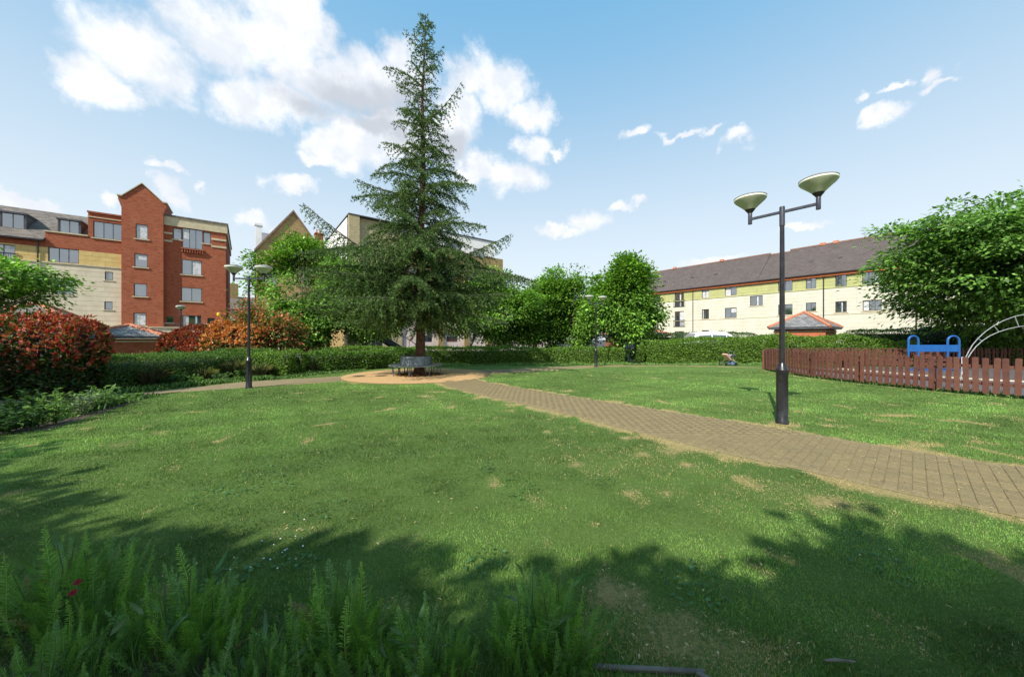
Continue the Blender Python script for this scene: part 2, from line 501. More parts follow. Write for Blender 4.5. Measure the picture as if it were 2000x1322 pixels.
class MB:
    """collects simple solids and links them as ONE mesh object"""
    def __init__(s):
        s.v = []
        s.f = []

    def quad(s, *p):
        b = len(s.v)
        s.v += [tuple(q) for q in p]
        s.f.append(tuple(range(b, b + len(p))))
        return s

    def box(s, x0, x1, y0, y1, z0, z1):
        b = len(s.v)
        s.v += [(x0, y0, z0), (x1, y0, z0), (x1, y1, z0), (x0, y1, z0), (x0, y0, z1), (x1, y0, z1), (x1, y1, z1), (x0, y1, z1)]
        s.f += [tuple(b + i for i in q) for q in ((0, 3, 2, 1), (4, 5, 6, 7), (0, 1, 5, 4), (1, 2, 6, 5), (2, 3, 7, 6), (3, 0, 4, 7))]
        return s

    def prism(s, pts, off):
        """polygon pts (3D, planar) extruded by vector off"""
        b = len(s.v)
        n = len(pts)
        s.v += [tuple(p) for p in pts] + [tuple(Vector(p) + Vector(off)) for p in pts]
        s.f.append(tuple(range(b, b + n)))
        s.f.append(tuple(range(b + 2 * n - 1, b + n - 1, -1)))
        for i in range(n):
            j = (i + 1) % n
            s.f.append((b + i, b + n + i, b + n + j, b + j))
        return s

    def lathe(s, prof, n=20, c=(0, 0, 0), caps=True):
        b = len(s.v)
        for (r, z) in prof:
            for i in range(n):
                a = 2 * PI * i / n
                s.v.append((c[0] + r * math.cos(a), c[1] + r * math.sin(a), c[2] + z))
        for k in range(len(prof) - 1):
            for i in range(n):
                j = (i + 1) % n
                s.f.append((b + k * n + i, b + k * n + j, b + (k + 1) * n + j, b + (k + 1) * n + i))
        if caps:
            s.f.append(tuple(b + i for i in range(n - 1, -1, -1)))
            e = b + (len(prof) - 1) * n
            s.f.append(tuple(e + i for i in range(n)))
        return s

    def tube(s, pts, rad, n=8):
        """swept tube through pts; rad a number or list"""
        pts = [Vector(p) for p in pts]
        m = len(pts)
        if not isinstance(rad, (list, tuple)):
            rad = [rad] * m
        b = len(s.v)
        up = Vector((0, 0, 1))
        prev = None
        for i, p in enumerate(pts):
            t = (pts[min(i + 1, m - 1)] - pts[max(i - 1, 0)]).normalized()
            ref = prev if prev is not None else (up if abs(t.z) < 0.9 else Vector((1, 0, 0)))
            u = ref - t * ref.dot(t)
            if u.length < 1e-4:
                u = Vector((1, 0, 0)) - t * t.x
            u.normalize()
            prev = u
            w = t.cross(u)
            for k in range(n):
                a = 2 * PI * k / n
                s.v.append(tuple(p + (u * math.cos(a) + w * math.sin(a)) * rad[i]))
        for i in range(m - 1):
            for k in range(n):
                j = (k + 1) % n
                s.f.append((b + i * n + k, b + i * n + j, b + (i + 1) * n + j, b + (i + 1) * n + k))
        s.f.append(tuple(b + k for k in range(n - 1, -1, -1)))
        s.f.append(tuple(b + (m - 1) * n + k for k in range(n)))
        return s

    def mesh(s, name, mat, smooth=False, bevel=0.0, angle=40):
        me = bpy.data.meshes.new(name)
        me.from_pydata(s.v, [], s.f)
        me.update()
        if bevel or True:
            bm = bmesh.new()
            bm.from_mesh(me)
            bmesh.ops.recalc_face_normals(bm, faces=bm.faces)
            if bevel:
                es = [e for e in bm.edges if len(e.link_faces) == 2 and e.calc_face_angle(0) > R(30)]
                bmesh.ops.bevel(bm, geom=es, offset=bevel, segments=1, affect='EDGES', clamp_overlap=True)
            if smooth:
                for f in bm.faces:
                    f.smooth = True
                for e in bm.edges:
                    if len(e.link_faces) == 2 and e.calc_face_angle(0) > R(angle):
                        e.smooth = False
            bm.to_mesh(me)
            bm.free()
        me.materials.append(mat)
        return me

    def build(s, name, mat, parent=None, smooth=False, bevel=0.0, angle=40):
        return add(name, s.mesh(name, mat, smooth, bevel, angle), parent)


def copy_tree(o, parent=None):
    c = o.copy()
    link(c)
    c.parent = parent
    for ch in [x for x in o.children]:
        copy_tree(ch, c)
    return c


def G(px, py):
    """ground point under a photograph pixel"""
    z = FPX * EYE / (py - 661.0)
    return ((px - 1000) / FPX * z, z)


def norm(a):
    return a / np.maximum(np.linalg.norm(a, axis=-1, keepdims=True), 1e-9)


def leaf_mesh(name, P, D, N, L, W, col, mat, fold=0.25, ovate=False):
    """many leaves in one mesh: P base points, D growing directions, N leaf normals"""
    n = len(P)
    D = norm(D)
    N = N - D * np.sum(N * D, axis=1, keepdims=True)
    N = norm(N)
    S = np.cross(D, N)
    L = np.broadcast_to(np.asarray(L, dtype=float), (n,))[:, None]
    W = np.broadcast_to(np.asarray(W, dtype=float), (n,))[:, None]
    if ovate:
        V = np.stack([P, P + D * L * 0.3 + S * W * 0.45 + N * L * 0.04, P + D * L * 0.7 + S * W * 0.38 + N * L * 0.03,
                      P + D * L - N * L * fold * 0.5,
                      P + D * L * 0.7 - S * W * 0.38 + N * L * 0.03, P + D * L * 0.3 - S * W * 0.45 + N * L * 0.04], axis=1)
        F = np.arange(n * 6).reshape(n, 6)
        k = 6
    else:
        V = np.stack([P, P + D * L * 0.5 + S * W * 0.5 + N * L * 0.06, P + D * L - N * L * fold * 0.5, P + D * L * 0.5 - S * W * 0.5 + N * L * 0.06], axis=1)
        F = np.arange(n * 4).reshape(n, 4)
        k = 4
    return np_mesh(name, V.reshape(-1, 3), F, mat, np.repeat(col, k, axis=0))


class SN:
    """smooth value noise as a sum of sines"""
    def __init__(s, seed, k=14, f0=0.3, f1=2.2, dim=3):
        r = np.random.default_rng(seed)
        fr = np.exp(r.uniform(np.log(f0), np.log(f1), k))
        d = norm(r.normal(size=(k, dim)))
        s.w = d * fr[:, None]
        s.p = r.uniform(0, 2 * PI, k)
        s.a = (1 / np.sqrt(fr / f0))
        s.a /= np.sqrt(np.sum(s.a ** 2) / 2)

    def __call__(s, X):
        return np.sin(X @ s.w.T * 2 * PI + s.p) @ s.a


def pick_cols(r, n, cols, weights):
    cols = np.array(cols, dtype=float)
    i = r.choice(len(cols), size=n, p=np.array(weights) / np.sum(weights))
    c = cols[i] * r.uniform(0.75, 1.25, (n, 1))
    return c


# ------------------------------------------------------------------ ground, paths (shapes in plan)
AX = np.array([-0.655, 0.756])     # along the paved path
AC = np.array([0.756, 0.655])      # across it
path_lo = [(9.2, -1.7), G(1931, 998), G(1747, 960), G(1580, 921), G(1425, 888), G(1275, 853), G(1126, 814), G(953, 775), G(880, 757), (-2.9, 13.0)]
path_hi = [(-1.4, 13.6), G(948, 746), G(1126, 776), G(1367, 813), G(1500, 833), G(1655, 860), G(1839, 890), G(2000, 913), (11.4, -0.7)]
PATH_MAIN = np.array(path_lo + path_hi)
PATH_LEFT = np.array([(-6.3, 13.3), (-6.75, 12.65), G(480, 757), G(300, 769.5), G(215, 778), G(0, 797), (-16.0, 6.9),
                      (-16.6, 7.9), G(0, 783.5), G(215, 772), G(290, 766), G(480, 745.5), G(640, 736.5), (-6.6, 15.0)])
_rc = [(-1.9, 16.5, 0.9), (0.2, 17.3, 0.75), (2.6, 18.9, 0.6), (5.0, 20.15, 0.4), (9.0, 20.6, 0.22), (12.6, 19.6, 0.2), (13.4, 19.2, 0.2)]
PATH_RIGHT = np.array([(x + 0.35 * w, y - w) for x, y, w in _rc] + [(x - 0.35 * w, y + w) for x, y, w in reversed(_rc)])
DISC_C = np.array([-4.1, 15.35])
DISC_R = 3.1


def inside(poly, P):
    x, y = P[:, 0], P[:, 1]
    c = np.zeros(len(P), dtype=bool)
    j = len(poly) - 1
    for i in range(len(poly)):
        xi, yi = poly[i]
        xj, yj = poly[j]
        hit = ((yi > y) != (yj > y)) & (x < (xj - xi) * (y - yi) / (yj - yi + 1e-12) + xi)
        c ^= hit
        j = i
    return c


def dist_poly(poly, P):
    best = np.full(len(P), 1e9)
    for i in range(len(poly)):
        a = np.array(poly[i])
        b = np.array(poly[(i + 1) % len(poly)])
        d = b - a
        t = np.clip(((P - a) @ d) / max(d @ d, 1e-9), 0, 1)
        q = a + t[:, None] * d
        best = np.minimum(best, np.linalg.norm(P - q, axis=1))
    return best


FENCE_NEAR = [(13.05, 17.9), (12.72, 17.35), (12.45, 16.4), (12.25, 15.0), (12.2, 13.6), (12.38, 12.3), (12.75, 10.9), (13.25, 9.6), (13.95, 8.3), (15.2, 6.6)]
dryn = SN(5, 26, 0.7, 5.5, 2)
dryw = SN(15, 10, 0.12, 0.5, 2)
edgew = SN(16, 12, 0.5, 3.0, 2)
bign = SN(6, 14, 0.08, 0.7, 2)
fen = np.array(FENCE_NEAR)


def dryness(P):
    """how parched the turf is: along path edges, by the fence, in scattered patches"""
    d = np.minimum(dist_poly(PATH_MAIN, P), dist_poly(PATH_RIGHT, P))
    e = np.clip(1.35 - d / (0.2 * (1 + 0.45 * np.clip(edgew(P), -1.4, 2))), 0, 1)
    d2 = np.abs(np.linalg.norm(P - DISC_C, axis=1) - DISC_R)
    e = np.maximum(e, np.clip(0.9 - d2 / 0.3, 0, 1))
    e = np.maximum(e, 0.6 * np.clip(1.1 - dist_poly(PATH_LEFT, P) / 0.15, 0, 1))
    df = dist_poly(np.concatenate([fen, fen[::-1]]) - np.array([0.22, 0.0]), P)
    e = np.maximum(e, np.clip(1.0 - df / 0.1, 0, 1))
    near_path = np.clip(1 - d / 2.5, 0, 1)
    n = dryn(P)
    right = np.clip((P[:, 0] + 1.5) / 4, 0, 1) * np.clip(1 - np.abs(P[:, 1] - 4) / 4, 0, 1)
    patch = np.clip((n - 1.45 + 0.5 * near_path + 0.35 * right + 0.3 * dryw(P)) / 0.9, 0, 1) * 0.75
    lamp = np.clip(1.2 - np.linalg.norm(P - np.array([5.09, 6.5]), axis=1) / 0.35, 0, 1)
    spot = np.clip(1.3 - np.linalg.norm((P - np.array([8.0, 7.25])) * np.array([0.6, 2.0]), axis=1) / 0.35, 0, 1)
    worn = np.zeros(len(P))
    for (cx, cy, rx, ry, k) in ((1.05, 1.8, 0.6, 0.22, 0.6), (0.64, 2.18, 0.13, 0.1, 0.85), (-0.85, 2.72, 0.22, 0.1, 0.6), (-1.75, 2.9, 0.2, 0.09, 0.5), (-2.05, 8.6, 0.5, 0.35, 0.35), (1.8, 4.6, 1.2, 0.8, 0.3), (3.0, 3.6, 0.9, 0.5, 0.4)):
        q = np.sqrt(((P[:, 0] - cx) / rx) ** 2 + ((P[:, 1] - cy) / ry) ** 2)
        worn = np.maximum(worn, k * np.clip(1.4 - q + 0.35 * n, 0, 1))
    return np.clip(np.maximum.reduce([e, patch, lamp, spot, worn]), 0, 1)


# ground sheet to the horizon
gx = MB().quad((-400, -400, -0.012), (400, -400, -0.012), (400, 400, -0.012), (-400, 400, -0.012))
tag(gx.build('ground', M['asphalt']), kind='structure', label='dark asphalt ground around the garden')


def lawn_material():
    m, nt, b = new_mat('lawn_turf')
    v = obj_coord(nt)
    at = nt.node('ShaderNodeAttribute', attribute_name='dry')
    big = nt.noise(v, 0.33, 5, 0.6, 0.6)
    mid = nt.noise(v, 2.2, 6, 0.65)
    fine = nt.noise(v, 26, 6, 0.75)
    vf = nt.noise(v, 90, 3, 0.8)
    c = nt.mix(nt.ramp(big, 0.35, 0.68), (0.105, 0.175, 0.045), (0.15, 0.235, 0.058))
    c = nt.mix(nt.ramp(mid, 0.42, 0.75, 0, 0.75), c, (0.065, 0.13, 0.036))
    c = nt.mix(nt.ramp(fine, 0.35, 0.7, 0, 0.8), c, (0.165, 0.255, 0.055))
    c = nt.mix(nt.ramp(vf, 0.5, 0.72, 0, 0.7), c, (0.045, 0.085, 0.022))
    dm = nt.math('ADD', at.outputs['Fac'], nt.math('MULTIPLY_ADD', fine, 1.3, -0.65))
    dm = nt.math('ADD', dm, nt.math('MULTIPLY_ADD', mid, 0.5, -0.25))
    c = nt.mix(nt.ramp(dm, 0.35, 0.85, 0, 0.95), c, (0.46, 0.36, 0.16))
    nt.l.new(c, b.inputs['Base Color'])
    b.inputs['Roughness'].default_value = 0.9
    b.inputs['Specular IOR Level'].default_value = 0.1
    h = nt.math('ADD', nt.math('MULTIPLY', fine, 1.0), nt.math('MULTIPLY', vf, 0.6))
    bump(nt, b, h, 0.9, 0.05)
    return m


def build_lawn():
    xs = np.arange(-22, 36.01, 0.2)
    ys = np.arange(-14, 21.81, 0.2)
    X, Y = np.meshgrid(xs, ys)
    P = np.stack([X.ravel(), Y.ravel()], axis=1)
    V = np.concatenate([P, np.zeros((len(P), 1))], axis=1)
    nx, ny = len(xs), len(ys)
    i = np.arange(nx * ny).reshape(ny, nx)
    F = np.stack([i[:-1, :-1].ravel(), i[:-1, 1:].ravel(), i[1:, 1:].ravel(), i[1:, :-1].ravel()], axis=1)
    me = np_mesh('lawn', V, F, lawn_material(), smooth=True)
    a = me.attributes.new('dry', 'FLOAT', 'POINT')
    a.data.foreach_set('value', dryness(P).astype(np.float32))
    tag(add('lawn', me), kind='structure', label='mown green lawn with dry straw coloured patches')


build_lawn()


def flat_poly(name, poly, z, mat, label):
    bm = bmesh.new()
    vs_ = [bm.verts.new((p[0], p[1], z)) for p in poly]
    f = bm.faces.new(vs_)
    bmesh.ops.triangulate(bm, faces=[f])
    bmesh.ops.recalc_face_normals(bm, faces=bm.faces)
    for f in bm.faces:
        if f.normal.z < 0:
            f.normal_flip()
    me = bpy.data.meshes.new(name)
    bm.to_mesh(me)
    bm.free()
    me.materials.append(mat)
    return tag(add(name, me), kind='structure', label=label)


def paver_sheet_material(name, c1, c2, gap):
    m, nt, b = new_mat(name)
    mp = nt.node('ShaderNodeMapping')
    nt.l.new(obj_coord(nt), mp.inputs[0])
    mp.inputs['Rotation'].default_value = (0, 0, R(-41))
    br = nt.node('ShaderNodeTexBrick')
    nt.l.new(mp.outputs[0], br.inputs['Vector'])
    nt.put(br.inputs['Color1'], c1)
    nt.put(br.inputs['Color2'], c2)
    nt.put(br.inputs['Mortar'], gap)
    br.inputs['Scale'].default_value = 1
    br.inputs['Mortar Size'].default_value = 0.006
    br.inputs['Brick Width'].default_value = 0.2
    br.inputs['Row Height'].default_value = 0.1
    n = nt.noise(obj_coord(nt), 3, 6, 0.7)
    c = nt.mix(nt.ramp(n, 0.35, 0.7, 0, 0.5), br.outputs['Color'], tuple(0.65 * x for x in c1))
    nt.l.new(c, b.inputs['Base Color'])
    b.inputs['Roughness'].default_value = 0.9
    bump(nt, b, nt.math('MULTIPLY', br.outputs['Fac'], -1), 0.4, 0.01)
    return m


M['sand_joint'] = mat_noise('sandy_joint', (0.19, 0.148, 0.072), (0.27, 0.21, 0.1), 30, 0.95)
M['paver_sheet'] = paver_sheet_material('block_paving', (0.265, 0.2, 0.1), (0.22, 0.167, 0.085), (0.19, 0.145, 0.07))
M['resin'] = mat_noise('orange_gravel', (0.56, 0.35, 0.16), (0.42, 0.26, 0.115), 20, 0.9, bmp=0.5, bd=0.008)
path = flat_poly('path', PATH_MAIN, 0.004, M['sand_joint'], 'block paved path crossing the lawn towards the conifer')
flat_poly('side_path', PATH_LEFT, 0.004, M['paver_sheet'], 'narrow paved path leading left past the clipped hedge')
bp = MB()
for (a_, b_) in zip(_rc, _rc[1:]):
    bp.quad((a_[0] + 0.35 * a_[2], a_[1] - a_[2], 0.004), (b_[0] + 0.35 * b_[2], b_[1] - b_[2], 0.004), (b_[0] - 0.35 * b_[2], b_[1] + b_[2], 0.004), (a_[0] - 0.35 * a_[2], a_[1] + a_[2], 0.004))
tag(bp.build('back_path', M['paver_sheet']), kind='structure', label='narrow paved path running along the far hedge')
disc = [(DISC_C[0] + DISC_R * math.cos(2 * PI * i / 64), DISC_C[1] + DISC_R * math.sin(2 * PI * i / 64)) for i in range(64)]
flat_poly('gravel_circle', disc, 0.012, M['resin'], 'round orange gravel area under the conifer')


def paver_material(name):
    m, nt, b = new_mat(name)
    oi = nt.node('ShaderNodeObjectInfo')
    geo = nt.node('ShaderNodeNewGeometry')
    isl = geo.outputs['Random Per Island']
    rnd = nt.math('FRACT', nt.math('ADD', isl, oi.outputs['Random']))
    n = nt.noise(geo.outputs['Position'], 5.0, 6, 0.7)
    f2 = nt.noise(geo.outputs['Position'], 60.0, 4, 0.7)
    c = nt.mix(rnd, (0.225, 0.17, 0.084), (0.185, 0.142, 0.074))
    c = nt.mix(nt.ramp(n, 0.4, 0.72, 0, 0.65), c, (0.155, 0.128, 0.07))
    c = nt.mix(nt.ramp(f2, 0.48, 0.7, 0, 0.8), c, (0.31, 0.245, 0.115))
    nt.l.new(c, b.inputs['Base Color'])
    b.inputs['Roughness'].default_value = 0.9
    b.inputs['Specular IOR Level'].default_value = 0.2
    bump(nt, b, f2, 0.5, 0.004)
    return m


def build_pavers():
    mat = paver_material('paving_block')
    o0 = np.array([4.72, 3.21])
    cells = []
    for i in range(-40, 190):
        for j in range(-6, 18):
            u = i * 0.104
            v = (j + (0.5 if i % 2 else 0.0)) * 0.205
            cells.append(o0 + AX * u + AC * v)
    P = np.array(cells)
    ang = math.atan2(AC[1], AC[0])
    # keep whole blocks within the path
    corners = [inside(PATH_MAIN, P + AC * sx * 0.1 + AX * sy * 0.05) for sx in (-1, 1) for sy in (-1, 1)]
    keep = np.sum(corners, axis=0) >= 3
    P = P[keep]
    vis = (P[:, 1] > 0.5) & (np.abs(P[:, 0]) < 1.75 * np.maximum(P[:, 1], 0.1))
    order = np.argsort(np.where(vis, P[:, 1], 100 - P[:, 1]))
    P = P[order]
    L, W, H, B = 0.1005, 0.0505, 0.005, 0.005
    prof = [(-L, -W, 0.0), (L, -W, 0.0), (L, W, 0.0), (-L, W, 0.0),
            (-L + B, -W + B, H), (L - B, -W + B, H), (L - B, W - B, H), (-L + B, W - B, H)]
    fac = [(4, 5, 6, 7), (0, 1, 5, 4), (1, 2, 6, 5), (2, 3, 7, 6), (3, 0, 4, 7)]
    me = bpy.data.meshes.new('paver')
    me.from_pydata(prof, [], fac)
    me.materials.append(mat)
    r = random.Random(3)
    for p in P[:300]:
        o = add('paver', me, path)
        o.location = (p[0], p[1], 0.005 + r.uniform(-0.001, 0.003))
        o.rotation_euler = (r.gauss(0, 0.008), r.gauss(0, 0.008), ang + r.gauss(0, 0.012))
    rest = P[300:]
    T = np.array(prof)
    rr = np.random.default_rng(4)
    a = ang + rr.normal(0, 0.012, len(rest))
    ca, sa = np.cos(a), np.sin(a)
    V = np.zeros((len(rest), 8, 3))
    V[:, :, 0] = rest[:, 0:1] + ca[:, None] * T[:, 0] - sa[:, None] * T[:, 1]
    V[:, :, 1] = rest[:, 1:2] + sa[:, None] * T[:, 0] + ca[:, None] * T[:, 1]
    V[:, :, 2] = T[:, 2] + 0.005 + rr.uniform(-0.001, 0.003, (len(rest), 1))
    F = (np.arange(len(rest))[:, None, None] * 8 + np.array(fac)[None]).reshape(-1, 4)
    o = add('paver', np_mesh('paver_rest', V.reshape(-1, 3), F, mat), path)
    tag(o, kind='stuff')


build_pavers()

# ------------------------------------------------------------------ buildings


class Front:
    """a facade line in plan: local x runs along it to the right, local y into the building"""
    def __init__(s, px, depth, ang):
        s.o = Vector(((px - 1000) / FPX * depth, depth, 0))
        s.ang = ang
        s.d = Vector((math.cos(ang), math.sin(ang), 0))
        s.n = Vector((-math.sin(ang), math.cos(ang), 0))

    def s(s, px, y=0.0):
        k = (px - 1000) / FPX
        o = s.o + s.n * y
        return (k * o.y - o.x) / (s.d.x - k * s.d.y)

    def z(s, px, py, y=0.0):
        t = s.s(px, y)
        o = s.o + s.n * y + s.d * t
        return EYE + (661 - py) / FPX * o.y

    def rect(s, x0, x1, y0, y1, y=0.0):
        c = 0.5 * (x0 + x1)
        return (s.s(x0, y), s.s(x1, y), s.z(c, y1, y), s.z(c, y0, y))


def cut_rects(x0, x1, z0, z1, holes):
    xs = sorted({x0, x1, *[min(max(v, x0), x1) for h in holes for v in h[:2]]})
    zs = sorted({z0, z1, *[min(max(v, z0), z1) for h in holes for v in h[2:4]]})
    out = []
    for a, b in zip(xs, xs[1:]):
        for c, d in zip(zs, zs[1:]):
            mx, mz = 0.5 * (a + b), 0.5 * (c + d)
            if b - a < 1e-5 or d - c < 1e-5:
                continue
            if not any(h[0] < mx < h[1] and h[2] < mz < h[3] for h in holes):
                out.append((a, b, c, d))
    return out


def wall(parent, name, mat, x0, x1, z0, z1, holes, y=0.0, deep=0.16, back=None):
    """wall sheet with real openings and reveals"""
    mb = MB()
    for (a, b, c, d) in cut_rects(x0, x1, z0, z1, holes):
        mb.quad((a, y, c), (b, y, c), (b, y, d), (a, y, d))
    for h in holes:
        a, b, c, d = max(h[0], x0), min(h[1], x1), max(h[2], z0), min(h[3], z1)
        if b <= a or d <= c:
            continue
        y2 = y + deep
        mb.quad((a, y, c), (a, y, d), (a, y2, d), (a, y2, c))
        mb.quad((b, y, c), (b, y2, c), (b, y2, d), (b, y, d))
        mb.quad((a, y, d), (b, y, d), (b, y2, d), (a, y2, d))
        mb.quad((a, y, c), (a, y2, c), (b, y2, c), (b, y, c))
    if back:
        mb.quad((x0, y, z0), (x0, y, z1), (x0, back, z1), (x0, back, z0))
        mb.quad((x1, y, z0), (x1, back, z0), (x1, back, z1), (x1, y, z1))
        mb.quad((x0, back, z0), (x0, back, z1), (x1, back, z1), (x1, back, z0))
        mb.quad((x0, y, z1), (x1, y, z1), (x1, back, z1), (x0, back, z1))
    return mb.build(name, mat, parent)


def window(parent, h, y=0.0, lights=2, frame='frame', sill=True, curtain=(), t=0.055, transom=False, rail=False):
    """window set in opening h = (x0, x1, z0, z1): frame with panes and sill as sub-parts"""
    a, b, c, d = h
    y0, y1 = y + 0.07, y + 0.13
    mb = MB()
    mb.box(a, a + t, y0, y1, c, d).box(b - t, b, y0, y1, c, d)
    mb.box(a + t, b - t, y0, y1, c, c + t).box(a + t, b - t, y0, y1, d - t, d)
    xs = [a + t + (b - a - 2 * t) * i / lights for i in range(lights + 1)]
    for x in xs[1:-1]:
        mb.box(x - t * 0.45, x + t * 0.45, y0 + 0.004, y1 - 0.004, c + t, d - t)
    if transom:
        zt = d - (d - c) * 0.28
        mb.box(a + t, b - t, y0 + 0.006, y1 - 0.006, zt - t * 0.35, zt + t * 0.35)
    w = mb.build('window', M[frame], parent)
    for i in range(lights):
        p = MB().box(xs[i] - 0.002, xs[i + 1] + 0.002, y1 - 0.035, y1 - 0.02, c + t - 0.01, d - t + 0.01)
        p.build('pane', M['curtain' if i in curtain else 'glass'], w)
    rw_ = random.Random(int(1000 * (a + 7 * c)))
    if rw_.random() < 0.45 and d - c > 0.7:
        k = rw_.randrange(lights)
        zb_ = d - t - (d - c - 2 * t) * rw_.uniform(0.2, 0.6)
        if rw_.random() < 0.6:
            MB().box(xs[k] + 0.03, xs[k + 1] - 0.03, y1 - 0.042, y1 - 0.037, zb_, d - t).build('blind', M['curtain'], w)
        else:
            xm_ = xs[k] + 0.03 + (xs[k + 1] - xs[k]) * rw_.uniform(0.2, 0.4)
            MB().box(xs[k] + 0.03, xm_, y1 - 0.042, y1 - 0.037, c + t, d - t).build('curtain', M['curtain'], w)
    if sill:
        MB().box(a - 0.12, b + 0.12, y - 0.08, y + 0.1, c - 0.1, c - 0.003).build('sill', M['stone'], w, bevel=0.01)
    if rail:
        rb = MB()
        zr = c + (d - c) * 0.42
        rb.box(a - 0.18, b + 0.18, y - 0.12, y - 0.08, zr, zr + 0.04)
        rb.box(a - 0.18, b + 0.18, y - 0.12, y - 0.08, c + 0.02, c + 0.06)
        n = int((b - a + 0.36) / 0.12)
        for i in range(n + 1):
            x = a - 0.17 + (b - a + 0.34) * i / n
            rb.box(x - 0.009, x + 0.009, y - 0.11, y - 0.09, c + 0.06, zr)
        rb.build('balustrade', M['black'], w)
    return w


def courses(parent, mat, x0, x1, z0, z1, holes, row, seg, y=-0.002, thick=0.03, gap=0.016, seed=0):
    """block courses: each block an object of its own, with real joints"""
    r = random.Random(seed)
    n = max(1, round((z1 - z0) / row))
    rh = (z1 - z0) / n
    for k in range(n):
        za, zb = z0 + k * rh, z0 + (k + 1) * rh - gap
        x = x0 - (0.5 * seg if k % 2 else 0)
        while x < x1:
            xa, xb = max(x, x0), min(x + seg - gap * 0.6, x1)
            x += seg
            if xb - xa < 0.05:
                continue
            hs = [h for h in holes if h[0] < xb and h[1] > xa and h[2] < zb and h[3] > za]
            rs = cut_rects(xa, xb, za, zb, hs)
            if not rs:
                continue
            yy = y - r.uniform(0, 0.006)
            left = list(rs)
            while left:
                grp = [left.pop()]
                grew = True
                while grew:
                    grew = False
                    for q in list(left):
                        if any(q[0] <= g[1] + 1e-4 and q[1] >= g[0] - 1e-4 and q[2] <= g[3] + 1e-4 and q[3] >= g[2] - 1e-4 and
                               (min(q[1], g[1]) - max(q[0], g[0]) > 1e-4 or min(q[3], g[3]) - max(q[2], g[2]) > 1e-4) for g in grp):
                            grp.append(q)
                            left.remove(q)
                            grew = True
                mb = MB()
                for (a, b, c, d) in grp:
                    mb.box(a, b, yy - thick, y, c, d)
                mb.build('block', mat, parent)


# ---- red brick and cream apartment block on the left
FL = Front(277, 34.0, math.atan2(0.607, 0.795))


